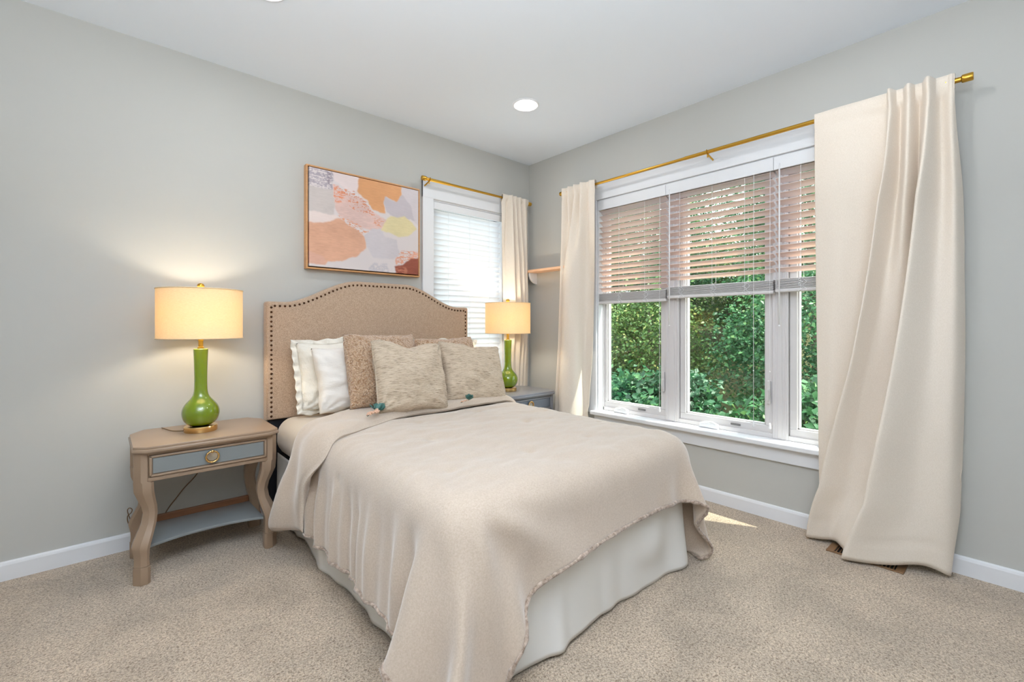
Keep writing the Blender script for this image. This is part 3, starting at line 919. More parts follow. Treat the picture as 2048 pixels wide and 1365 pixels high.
gx, gy = np.meshgrid(np.linspace(fx0, fx1, nx), np.linspace(fy0, fy1, ny), indexing='ij')
gy = gy - 0.27 * smooth01((-1.88 - gx) / 0.5) * (fy1 - gy) / (fy1 - fy0)     # the hanging corner reaches lower
rot = R(0.4)
cx_, cy_ = BCX, -1.2
px = cx_ + (gx - cx_) * math.cos(rot) - (gy - cy_) * math.sin(rot)
py = cy_ + (gx - cx_) * math.sin(rot) + (gy - cy_) * math.cos(rot)
P = np.stack([px, py, np.full_like(px, ZM + 0.05) + 0.006 * fbm(px * 5, py * 5, 2)], -1)
sbox = ((BCX, (BY0 + BY1) / 2, 0.18), ((BX1 - BX0) / 2 + 0.022, (BY1 - BY0) / 2 + 0.022, 0.18), 0.05)
P = drape(P, 240, [mbox, sbox], 0.020)
def soften(P, n=2):
    for _ in range(n):
        Q = P.copy()
        Q[1:-1] = P[1:-1] * 0.5 + (P[:-2] + P[2:]) * 0.25; P = Q; Q = P.copy()
        Q[:, 1:-1] = P[:, 1:-1] * 0.5 + (P[:, :-2] + P[:, 2:]) * 0.25; P = Q
    return P
P = soften(P, 2)
def normals(P):
    a = np.gradient(P, axis=0); c = np.gradient(P, axis=1)
    n = np.cross(a, c); n /= np.linalg.norm(n, axis=-1, keepdims=True) + 1e-9
    return n
def upsample(P):
    n, m = P.shape[:2]
    Q = np.zeros((2 * n - 1, m, 3)); Q[::2] = P; Q[1::2] = (P[:-1] + P[1:]) / 2
    W = np.zeros((2 * n - 1, 2 * m - 1, 3)); W[:, ::2] = Q; W[:, 1::2] = (Q[:, :-1] + Q[:, 1:]) / 2
    return soften(W, 1)
P = upsample(P)
Nn = normals(P)
if Nn[P.shape[0] // 2, P.shape[1] // 2, 2] < 0: Nn = -Nn
z = P[..., 2]
drop = smooth01((0.56 - z) / 0.22)
# vertical drape folds on the two long sides, following the length of the cloth
side = smooth01((np.abs(P[..., 0] - BCX) - (BX1 - BX0) / 2 + 0.03) / 0.06) * smooth01((P[..., 1] - BY0 + 0.05) / 0.2)
yy = P[..., 1]
fold = np.sin(yy * 30 + 2.0 * np.sin(yy * 7)) * 0.013 + np.sin(yy * 61 + 3 * np.sin(yy * 5)) * 0.0065
P += Nn * (fold * drop * side)[..., None]
# soft folds that fan out from the near front corner over the foot side
ang = np.arctan2(P[..., 0] + 2.12, 0.64 - P[..., 2]); rad_ = np.hypot(P[..., 0] + 2.12, 0.64 - P[..., 2])
fan = np.sin(ang * 8.0 + 0.6) * smooth01((rad_ - 0.06) / 0.16) * smooth01((1.35 - ang) / 0.5) * smooth01((ang + 0.3) / 0.3) * smooth01((BY0 + 0.01 - P[..., 1]) / 0.03) * smooth01((0.75 - rad_) / 0.35)
P += Nn * (fan * 0.016)[..., None]
# quilting: broad puffs, fine creases and stitched tufts
topw = 1 - drop * 0.6
puff = fbm(P[..., 0] * 3.2, P[..., 1] * 3.2, 11, 3) * 0.010 + (fbm(P[..., 0] * 7 + P[..., 1] * 6, P[..., 1] * 15 - P[..., 0] * 5, 21, 4)) * 0.0065 * smooth01((z - 0.56) / 0.05)
tufts = [(-2.041, -0.88), (-1.806, -1.22), (-1.99, -1.66), (-1.596, -1.66), (-1.247, -1.68), (-1.223, -1.25), (-1.66, -0.88), (-1.25, -0.86), (-0.93, -1.1), (-0.93, -1.5)]
for tx, ty in tufts:
    dd = np.hypot(P[..., 0] - tx, (P[..., 1] - ty) * 1.3)
    puff = puff - (0.010 * np.exp(-(dd / 0.018) ** 2) + 0.006 * np.exp(-(dd / 0.06) ** 2)) * smooth01((z - 0.595) / 0.015)
for ty, tz in ((-0.98, 0.40), (-1.35, 0.42), (-1.15, 0.50)):
    dd = np.hypot(P[..., 1] - ty, P[..., 2] - tz)
    puff = puff - 0.008 * np.exp(-(dd / 0.02) ** 2) * smooth01((BX0 - 0.01 - P[..., 0]) / 0.02)
P += Nn * (puff * topw)[..., None]
cf = empty('comforter', (BCX, -1.2, ZM), label='plush beige comforter spread over the bed, its corner hanging to the floor', cat='comforter')
def cpart(name, P, m, thick, off=1.0, par=cf):
    me = grid_mesh(name, P - np.array(par.location))
    if True:
        me.polygons.foreach_set('use_smooth', [True] * len(me.polygons))
    o = link(name, me, m, par, smooth=True)
    so = o.modifiers.new('loft', 'SOLIDIFY'); so.thickness = thick; so.offset = off; so.use_even_offset = False
    so.use_rim = True
    return o
if np.array(normals(P))[P.shape[0] // 2, P.shape[1] // 2, 2] < 0: P = P[::-1]
main = cpart('cover', P, M['comforter'], 0.018, -1.0)
sb = main.modifiers.new('soft', 'SUBSURF'); sb.levels = 1; sb.render_levels = 1

# rolled furry edge along the hems (left, front, right)
def edge_pts(P):
    return np.concatenate([P[0, ::-1], P[:, 0], P[-1]]) if False else np.concatenate([P[0][::-1], P[1:-1, 0], P[-1]])
E_ = edge_pts(P)
b = MB()
rr = 0.0075 + 0.004 * fbm(np.arange(len(E_)) * 0.5, np.zeros(len(E_)), 3, 2)
keep = list(range(0, len(E_), 2))
cen = np.array(cf.location)
b.tube([E_[i] - cen for i in keep], [float(rr[i]) for i in keep], 8)
b.build('hem', M['comforter_edge'], cf, smooth=True)

# folded-back band at the head end, its own layer lying over the cover
bh = 0.03
bx0, bx1 = BX0 - 0.385, BX1 + 0.40
by0, by1 = -0.19, 0.19
nx = int(round((bx1 - bx0) / bh)) + 1; ny = int(round((by1 - by0) / bh)) + 1
gx, gy = np.meshgrid(np.linspace(bx0, bx1, nx), np.linspace(by0, by1, ny), indexing='ij')
# centre line of the turned-back end: straight across, then swinging toward the foot on the near side
yc = -0.52 - 0.30 * smooth01((-1.60 - gx) / 0.60) + 0.30 * smooth01((-2.20 - gx) / 0.32)
px = gx; py = yc + gy * (1 + 0.12 * smooth01((-2.1 - gx) / 0.4))
B = np.stack([px, py, np.full_like(px, ZM + 0.07)], -1)
B = drape(B, 200, [mbox, sbox], 0.046, fric=0.8)
B = upsample(soften(B, 2))
Nb = normals(B)
if Nb[B.shape[0] // 2, B.shape[1] // 2, 2] < 0: Nb = -Nb
t = np.linspace(0, 1, B.shape[1])[None, :]
roll = (1 - (2 * t - 1) ** 4) ** 0.5
tu = np.linspace(0, 1, B.shape[0])[:, None]
roll = roll * (1 - (2 * tu - 1) ** 26) ** 0.5
side = smooth01((BX0 + 0.06 - B[..., 0]) / 0.08)
B = B + Nb * (0.034 * roll + fbm(B[..., 0] * 4 + B[..., 2] * 4, B[..., 1] * 6, 31, 3) * 0.010 + 0.008 * side * np.sin(B[..., 1] * 20))[..., None] - Nb * 0.016
Bot = B - Nb * (0.060 * roll)[..., None]
ring = np.concatenate([B, Bot[:, ::-1]], axis=1)
me = grid_mesh('fold', np.transpose(ring, (1, 0, 2)) - cen, closed_u=True)
o = link('folded_band', me, M['comforter'], cf, smooth=True)
bm_ = bmesh.new(); bm_.from_mesh(me)
bmesh.ops.holes_fill(bm_, edges=[e for e in bm_.edges if e.is_boundary], sides=0)
bmesh.ops.recalc_face_normals(bm_, faces=bm_.faces); bm_.to_mesh(me); bm_.free()
me.polygons.foreach_set('use_smooth', [True] * len(me.polygons))

# ------------------------------------------------------------------ pillows
def pillow(name, label, cat, loc, w, hgt, th, m, lean, yaw, roll=0.0, seed=1, pinch=0.10, dent=0.0, wr=0.006, group=None, flange=0.0, pipe=None, ruffle=None, rnd_=0.07):
    n = 46
    u = np.linspace(-1, 1, n); v = np.linspace(-1, 1, n)
    U, V = np.meshgrid(u, v, indexing='ij')
    ex = 1 - pinch * (1 - V ** 2) * np.abs(U) ** 3; ez = 1 - pinch * (1 - U ** 2) * np.abs(V) ** 3
    X = U * w / 2 * ex; Z = V * hgt / 2 * ez
    prof = np.clip((1 - U ** 2), 0, 1) ** 0.42 * np.clip((1 - V ** 2), 0, 1) ** 0.42
    Y = th / 2 * prof
    X = X * (1 - rnd_ * (U * U * V * V) ** 1.5); Z = Z * (1 - rnd_ * (U * U * V * V) ** 1.5)
    X = X + 0.006 * fbm(V * 3 + U, U * 0 + seed, seed + 3, 2) * np.abs(U) ** 4; Z = Z + 0.008 * fbm(U * 3 + V, V * 0 + seed, seed + 5, 2) * np.abs(V) ** 4
    wrk = fbm(U * 3.2 + V * 1.5, V * 3.2, seed, 4) * wr * (0.4 + prof)
    # creases running in from the corners
    for sx in (-1, 1):
        for sz in (-1, 1):
            a = np.arctan2(V - sz * 1.02, U - sx * 1.02)
            dd = np.hypot(V - sz, U - sx)
            wrk = wrk + 0.35 * wr * np.sin(a * 14 + seed) * np.exp(-(dd / 0.6) ** 2) * smooth01(dd / 0.15)
    if dent:      # the chop in the middle of the top edge
        Z = Z - dent * np.exp(-(U / 0.40) ** 2) * smooth01((V + 0.2) / 1.2)
        Y = Y * (1 - 0.25 * np.exp(-(U / 0.3) ** 2) * smooth01(V))
    F = np.stack([X, -Y - wrk, Z], -1); Bk = np.stack([X, Y * 0.9 + wrk * 0.5, Z], -1)
    edge = (np.abs(U) > 0.999) | (np.abs(V) > 0.999)
    verts = F.reshape(-1, 3).tolist(); idx = np.arange(n * n).reshape(n, n)
    bidx = np.where(edge, idx, -1); k = n * n
    for i in range(n):
        for j in range(n):
            if not edge[i, j]:
                bidx[i, j] = k; k += 1; verts.append(Bk[i, j].tolist())
    q = []
    for i in range(n - 1):
        for j in range(n - 1):
            q.append((idx[i, j], idx[i + 1, j], idx[i + 1, j + 1], idx[i, j + 1]))
            q.append((bidx[i, j], bidx[i, j + 1], bidx[i + 1, j + 1], bidx[i + 1, j]))
    me = bpy.data.meshes.new(name); me.from_pydata(verts, [], [tuple(int(a) for a in f) for f in q]); me.update()
    o = link(name, me, m, None, smooth=True)
    o.location = loc; o.rotation_euler = (Matrix.Rotation(yaw, 3, 'Z') @ Matrix.Rotation(-lean, 3, 'X') @ Matrix.Rotation(roll, 3, 'Y')).to_euler()
    tag(o, label, cat, group)
    ring = [F[i, 0] for i in range(n)] + [F[n - 1, j] for j in range(1, n)] + [F[i, n - 1] for i in range(n - 2, -1, -1)] + [F[0, j] for j in range(n - 2, 0, -1)]
    if pipe:
        bb = MB(); bb.tube([Vector(p) for p in ring] + [Vector(ring[0])], pipe, 6)
        bb.build('piping', m, o, smooth=True)
    if ruffle:
        A = np.array(ring); c = A.mean(0); d = A - c; d /= np.linalg.norm(d, axis=1)[:, None]
        s = np.arange(len(A)); rows = []
        for k in range(5):
            t = k / 4
            row = A + d * (ruffle * t) + np.stack([0 * s, 0.010 * t * np.sin(s * 1.1 + seed) + 0.006 * t * np.sin(s * 0.37), 0.004 * t * np.sin(s * 0.8)], 1)
            rows.append(row)
        me2 = grid_mesh('flange', np.transpose(np.array(rows), (1, 0, 2)), closed_u=True)
        fo = link('flange', me2, m, o, smooth=True)
        so = fo.modifiers.new('cloth', 'SOLIDIFY'); so.thickness = 0.003; so.offset = 0
    return o
ZC = 0.645
gp = 'textured square pillows in front'
pillow('pillow', 'white ruffled sham standing against the headboard beside the first lamp', 'pillow', (-1.77, -0.215, 0.835), 0.64, 0.42, 0.15, M['white_sham'], R(12), R(2), R(-1), seed=5, wr=0.024, ruffle=0.035)
pillow('pillow', 'plain white sateen pillow between the ruffled sham and the curly pillow', 'pillow', (-1.74, -0.345, 0.825), 0.60, 0.40, 0.16, M['white_sateen'], R(14), R(2), R(-2), seed=8, wr=0.016)
pillow('pillow', 'white sham showing one corner behind the textured pillow nearest the window', 'pillow', (-1.06, -0.200, 0.825), 0.62, 0.40, 0.14, M['white_sham'], R(10), R(-2), R(1), seed=15, wr=0.012, ruffle=0.03)
pillow('pillow', 'curly tan fleece pillow, its loops fully visible beside the white pillow', 'pillow', (-1.665, -0.475, 0.868), 0.50, 0.46, 0.17, M['sherpa'], R(15), R(4), R(1), seed=6, wr=0.010)
pillow('pillow', 'curly tan fleece pillow mostly hidden, only its top edge showing', 'pillow', (-1.145, -0.375, 0.845), 0.50, 0.44, 0.16, M['sherpa'], R(13), R(-2), R(-1), seed=7, wr=0.006)
pillow('pillow', 'textured beige square pillow with chopped top overlapping the curly tan one', 'pillow', (-1.575, -0.640, 0.835), 0.500, 0.445, 0.17, M['texbeige'], R(20), R(6), R(5), seed=3, dent=0.032, wr=0.018, pipe=0.004)
pillow('pillow', 'textured beige square pillow leaning nearest the window', 'pillow', (-1.065, -0.560, 0.815), 0.500, 0.435, 0.17, M['texbeige'], R(24), R(-4), R(7), seed=4, dent=0.014, wr=0.016, pipe=0.004)

# ------------------------------------------------------------------ flower sprigs lying on the fold
M['bud'] = mat('pink_bud', rgb(226, 186, 160), 0.8, bump=(150, 0.5, 0.004))
M['sprigleaf'] = mat('teal_leaf', rgb(70, 112, 104), 0.6)
def sprig(label, loc, rz, n, s):
    root = empty('flower_sprig', loc, rz, label, 'flower sprig')
    rnd = random.Random(n)
    b = MB(); b.tube([(-0.06 * s, 0, 0.006), (0, 0.01 * s, 0.012), (0.06 * s, 0.0, 0.012)], 0.002, 6); b.build('stem', M['sprigleaf'], root)
    for i in range(n):
        x = (-0.055 + 0.085 * i / max(1, n - 1)) * s; y = rnd.uniform(-0.010, 0.010) * s; r = rnd.uniform(0.007, 0.010) * s
        b = MB()
        for k in range(11):
            a = k * 2.4; el = 0.15 + 1.3 * k / 11
            b.ball((x + r * 1.2 * math.cos(a) * math.cos(el), y + r * 1.2 * math.sin(a) * math.cos(el), 0.008 + r * 1.3 * math.sin(el)), r * 0.42, 6, 5)
        b.build('flower_head', M['bud'], root, smooth=True)
    for i in range(9):
        a = rnd.uniform(-1.4, 1.6); L_ = rnd.uniform(0.038, 0.055) * s; up = rnd.uniform(0.3, 1.25)
        o = Vector((0.03 * s, 0, 0.012)); d = Vector((math.cos(a) * math.cos(up), math.sin(a) * math.cos(up), math.sin(up)))
        sd = d.cross(Vector((0.3, -0.5, 1))).normalized() * L_ * 0.34
        b = MB()
        pts = [o, o + d * L_ * .45 + sd, o + d * L_ * .8 + sd * .8, o + d * L_, o + d * L_ * .8 - sd * .8, o + d * L_ * .45 - sd]
        vs = [b.b.verts.new(p) for p in pts]; b.b.faces.new(vs)
        lf = b.build('leaf', M['sprigleaf'], root)
        so = lf.modifiers.new('t', 'SOLIDIFY'); so.thickness = 0.0012
    return root
sprig('pinkish bud sprig with teal leaves at the foot of the chopped top pillow', (-1.875, -0.790, 0.672), R(40), 7, 1.15)
sprig('small teal leaf sprig between the feet of the two textured pillows', (-1.30, -0.800, 0.670), R(20), 3, 0.8)

# ------------------------------------------------------------------ nightstands
def ring_pull(root, mname):
    b = MB()
    b.lathe([(0.0, -0.004), (0.021, -0.005), (0.026, -0.002), (0.026, 0.0)], (0, -0.4452, 0.518), 32, axis='y')
    rp = b.build('rosette', M['steel'], root, autos=30)
    b = MB()
    b.tube([(0.0255 * math.sin(t), -0.4535, 0.516 + 0.0255 * math.cos(t)) for t in [2 * math.pi * i / 36 for i in range(37)]], [0.0040 + 0.001 * math.sin(i * 2.1) for i in range(37)], 8, cap=False)
    b.build('ring_pull', M['goldbase'], root, smooth=True)
    b = MB(); b.ball((0, -0.455, 0.541), 0.0075, 12, 8, (1, .8, 1)); b.build('pull_boss', M['goldbase'], root, smooth=True)

def nightstand(loc, label, mt, mg):
    root = empty('nightstand', loc, 0, label, 'nightstand', 'matching nightstands')
    W = 0.291
    # top: octagon, stepped moulding
    def octo(e):   # e = shrink
        x = W - e; yb = -0.022 - e if e < 0 else -0.022 - e; yf = -0.468 + e; c = 0.045; cb = 0.055
        return [(-x + cb, yb), (-x, yb - cb * 1.6), (-x, yf + c * 0.8), (-x + c, yf), (x - c, yf), (x, yf + c * 0.8), (x, yb - cb * 1.6), (x - cb, yb)]
    b = MB()
    b.prism(octo(0.004), 0.593, 0.605, bev=0.003)
    b.prism(octo(0.000), 0.577, 0.594, bev=0.005, seg=3)
    b.prism(octo(0.014), 0.569, 0.578, bev=0.002)
    b.build('top', mt, root, autos=40)
    # carcass with face frame
    b = MB()
    fx = 0.236
    b.box(-fx - 0.02, fx + 0.02, -0.075, -0.060, 0.446, 0.570)                 # back
    b.box(-fx - 0.03, -fx - 0.012, -0.42, -0.075, 0.446, 0.570, 0.002); b.box(fx + 0.012, fx + 0.03, -0.42, -0.075, 0.446, 0.570, 0.002)
    b.box(-fx, fx, -0.436, -0.075, 0.446, 0.464, 0.003)                         # bottom rail
    b.box(-fx, fx, -0.436, -0.40, 0.560, 0.570, 0.001)
    b.build('case', mt, root, autos=40)
    # drawer with raised moulding and inset panel
    d = MB()
    dx, z0, z1 = 0.232, 0.467, 0.560
    d.box(-dx, dx, -0.435, -0.12, z0, z1, 0.001)
    for (a0, a1, c0, c1) in ((-dx, dx, z1 - 0.010, z1), (-dx, dx, z0, z0 + 0.010), (-dx, -dx + 0.010, z0, z1), (dx - 0.010, dx, z0, z1)):
        d.box(a0, a1, -0.4455, -0.434, c0, c1, 0.003)
    dr = d.build('drawer', mt, root, autos=40)
    d = MB(); d.box(-dx + 0.013, dx - 0.013, -0.4395, -0.4345, z0 + 0.013, z1 - 0.013, 0.001); d.build('drawer_panel', mg, dr)
    for (a0, a1, c0, c1) in ((-dx, dx, z1, z1 + 0.0015), (-dx, dx, z0 - 0.002, z0)):
        pass
    ring_pull(dr, 'x')
    # lyre-shaped legs
    def leg(sx, sy):
        # offset inward (toward the stand centre) along height
        prof = [(0.575, 0.0, .056), (0.449, 0.0, .056), (0.443, 0.006, .070), (0.400, 0.008, .069), (0.365, 0.017, .062), (0.33, 0.027, .055), (0.295, 0.031, .051), (0.255, 0.026, .053), (0.22, 0.014, .059),
                (0.185, 0.002, .064), (0.165, -0.003, .064), (0.145, -0.002, .058), (0.125, 0.0, .054), (0.10, 0.0, .052), (0.086, 0.0, .054), (0.080, 0.0, .055), (0.0785, 0.0, .050), (0.0765, 0.0, .050), (0.075, 0.0, .060), (0.006, 0.0, .060), (0.0, 0.0, .057)]
        xc = sx * 0.256; yc = -0.412 if sy < 0 else -0.085
        b = MB(); secs = []
        for (z, o, w) in prof:
            cx = xc - sx * o; cy = yc - sy * o * 0.9
            hw = w / 2; hd = w / 2 * 0.92
            ch = 0.010
            CH = w * 0.42; c00 = ch; q = {(-1, -1): ch, (1, -1): ch, (1, 1): ch, (-1, 1): ch}; q[(sx, sy)] = CH
            a_, b2_, c_, d_ = q[(-1, -1)], q[(1, -1)], q[(1, 1)], q[(-1, 1)]
            loop = [(-hw + a_, -hd), (hw - b2_, -hd), (hw, -hd + b2_), (hw, hd - c_), (hw - c_, hd), (-hw + d_, hd), (-hw, hd - d_), (-hw, -hd + a_)]
            secs.append([(cx + a, cy + c, z) for a, c in loop])
        b.sections(secs)
        return b.build('leg', mt, root, autos=32)
    for sx in (-1, 1):
        for sy in (-1, 1): leg(sx, sy)
    # low shelf with bowed-in front and the rear stretcher
    pts = [(-0.225, -0.105), (0.225, -0.105), (0.232, -0.395)]
    for i in range(1, 24):
        t = i / 24; x = 0.232 - 0.464 * t
        pts.append((x, -0.395 + 0.050 * math.sin(math.pi * t) ** 0.8))
    pts.append((-0.232, -0.395))
    b = MB(); b.prism(pts, 0.138, 0.152, bev=0.003); b.build('shelf', mg, root, autos=40)
    b = MB(); b.box(-0.225, 0.225, -0.105, -0.085, 0.128, 0.182, 0.003); b.build('stretcher', M['brownrail'], root)
    return root
NSL = (-2.530, -0.030, 0.0); NSR = (-0.452, -0.040, 0.0)
nightstand(NSL, 'taupe nightstand with grey drawer front standing against the plain wall', M['taupe'], M['greyblue'])
nightstand(NSR, 'slate grey nightstand tucked in the room corner beyond the bed', M['taupe2'], M['slateblue'])

# ------------------------------------------------------------------ table lamps
def lamp(loc, label):
    root = empty('table_lamp', loc, 0, label, 'table lamp', 'matching green table lamps')
    b = MB(); b.lathe([(0.0, 0.0), (0.069, 0.0), (0.071, 0.003), (0.071, 0.024), (0.068, 0.028), (0.0, 0.028)], n=64); b.build('base', M['goldbase'], root, autos=35)
    prof = [(0.0, 0.022), (0.040, 0.022), (0.052, 0.026), (0.066, 0.038), (0.076, 0.056), (0.0815, 0.078), (0.0805, 0.098), (0.074, 0.118), (0.062, 0.136), (0.048, 0.150), (0.037, 0.164),
            (0.031, 0.180), (0.0285, 0.200), (0.0275, 0.235), (0.0280, 0.280), (0.0290, 0.330), (0.0305, 0.375), (0.0318, 0.402), (0.0318, 0.410), (0.028, 0.4115), (0.0, 0.4115)]
    prof = [(r_, h_ + 0.007 * (1 if h_ < 0.2 else (0.41 - h_) / 0.21 if h_ < 0.41 else 0)) for r_, h_ in prof]
    b = MB(); b.lathe(prof, n=64); bd = b.build('body', M['green'], root, smooth=True)
    ss = bd.modifiers.new('s', 'SUBSURF'); ss.levels = 1; ss.render_levels = 1
    b = MB(); b.lathe([(0.0, 0.411), (0.014, 0.411), (0.014, 0.418), (0.0105, 0.420), (0.0105, 0.450), (0.013, 0.452), (0.013, 0.500), (0.0, 0.500)], n=24); b.build('socket', M['brass'], root, autos=35)
    # harp
    b = MB(); pts = []
    for i in range(25):
        a = -math.pi / 2 + 2 * math.pi * i / 24
        pts.append((0.045 * math.cos(a), 0, 0.585 + 0.115 * math.sin(a)))
    b.tube(pts, 0.0018, 6); b.build('harp', M['brass'], root)
    sh0, sh1, r = 0.462, 0.705, 0.181
    # shade: open drum with real thickness
    b = MB()
    n = 72; loops = []
    for (rr, zz) in ((r, sh0), (r, sh1), (r - 0.002, sh1), (r - 0.002, sh0)):
        loops.append([(rr * math.cos(2 * math.pi * k / n), rr * math.sin(2 * math.pi * k / n), zz) for k in range(n)])
    rings = [[b.b.verts.new(p) for p in lp] for lp in loops]
    for i in range(4):
        for k in range(n): b.b.faces.new((rings[i][k], rings[i][(k + 1) % n], rings[(i + 1) % 4][(k + 1) % n], rings[(i + 1) % 4][k]))
    bmesh.ops.recalc_face_normals(b.b, faces=b.b.faces)
    so = b.build('lamp_shade', M['shade'], root, autos=40)
    for zz in (sh0 + 0.001, sh1 - 0.001):
        b = MB()
        b.tube([((r + 0.0005) * math.cos(2 * math.pi * k / n), (r + 0.0005) * math.sin(2 * math.pi * k / n), zz) for k in range(n + 1)], 0.0024, 6, cap=False)
        b.build('rim', M['shade'], so, smooth=True)
    b = MB()
    for k in range(3):
        a = 2 * math.pi * k / 3 + 0.5
        b.tube([(0.010 * math.cos(a), 0.010 * math.sin(a), 0.700), ((r - 0.002) * math.cos(a), (r - 0.002) * math.sin(a), sh1 - 0.004)], 0.0016, 6)
    b.lathe([(0.0, 0.698), (0.013, 0.698), (0.013, 0.702), (0.0, 0.702)], n=20)
    b.build('spider', M['brass'], so)
    b = MB(); b.lathe([(0.004, 0.702), (0.005, 0.708), (0.010, 0.712), (0.0155, 0.720), (0.0160, 0.727), (0.012, 0.734), (0.004, 0.738), (0.0, 0.738)], n=24); b.build('finial', M['brass'], root, smooth=True)
    b = MB(); b.ball((0, 0, 0.575), 0.030, 20, 14, (1, 1, 1.15)); bu = b.build('bulb', M['bulb'], root, smooth=True)
    L_ = bpy.data.lights.new('bulb_light', 'POINT'); L_.energy = BULB_W; L_.color = (1.0, 0.90, 0.74); L_.shadow_soft_size = 0.034
    lo = bpy.data.objects.new('bulb_light', L_); COL.objects.link(lo); lo.parent = root; lo.location = (0, 0, 0.575)
    bu.visible_shadow = True
    L_.cycles.cast_shadow = True
    return root
la = lamp((-2.548, -0.275, 0.605), 'green glass table lamp with lit drum shade on the taupe nightstand')
lb = lamp((-0.493, -0.265, 0.605), 'green glass table lamp with lit drum shade on the slate grey nightstand')
# the bulb lamp sits inside the bulb mesh: make the glow come from the light, with a clear envelope around it
def bulb_glass():
    m = bpy.data.materials.new('frosted_bulb'); m.use_nodes = True
    n = m.node_tree.nodes; l = m.node_tree.links; n.remove(n['Principled BSDF'])
    t = n.new('ShaderNodeBsdfTransparent'); e = n.new('ShaderNodeEmission'); e.inputs['Color'].default_value = (1, .8, .5, 1); e.inputs['Strength'].default_value = 4.0
    ad = n.new('ShaderNodeAddShader'); l.new(t.outputs[0], ad.inputs[0]); l.new(e.outputs[0], ad.inputs[1]); l.new(ad.outputs[0], n['Material Output'].inputs['Surface'])
    return m
gbm = bulb_glass()
for r_ in (la, lb):
    for ch in r_.children:
        if ch.name.startswith('bulb') and ch.type == 'MESH': ch.data.materials[0] = gbm
# cords
b = MB()
pts = [(-0.070, 0.02, 0.006), (-0.11, 0.07, 0.004), (-0.14, 0.18, 0.004), (-0.12, 0.235, -0.02), (-0.05, 0.255, -0.12), (0.03, 0.262, -0.25), (-0.05, 0.262, -0.36), (-0.12, 0.262, -0.46), (-0.13, 0.262, -0.53)]
def smoothpath(pts, n=8):
    A = np.array(pts, float); return [tuple(p) for p in catmull(A, n * len(pts))]
b.tube(smoothpath(pts), 0.0026, 6); b.build('cord', M['cord'], la, smooth=True)
b = MB()
pts = [(-0.245, 0.225, -0.50), (-0.262, 0.20, -0.44), (-0.275, 0.17, -0.38), (-0.268, 0.165, -0.365), (-0.258, 0.165, -0.375), (-0.262, 0.165, -0.39), (-0.275, 0.168, -0.405), (-0.272, 0.17, -0.44), (-0.258, 0.175, -0.465), (-0.235, 0.18, -0.475)]
b.tube(smoothpath(pts), 0.0022, 6); b.build('cord', M['cord'], la, smooth=True)

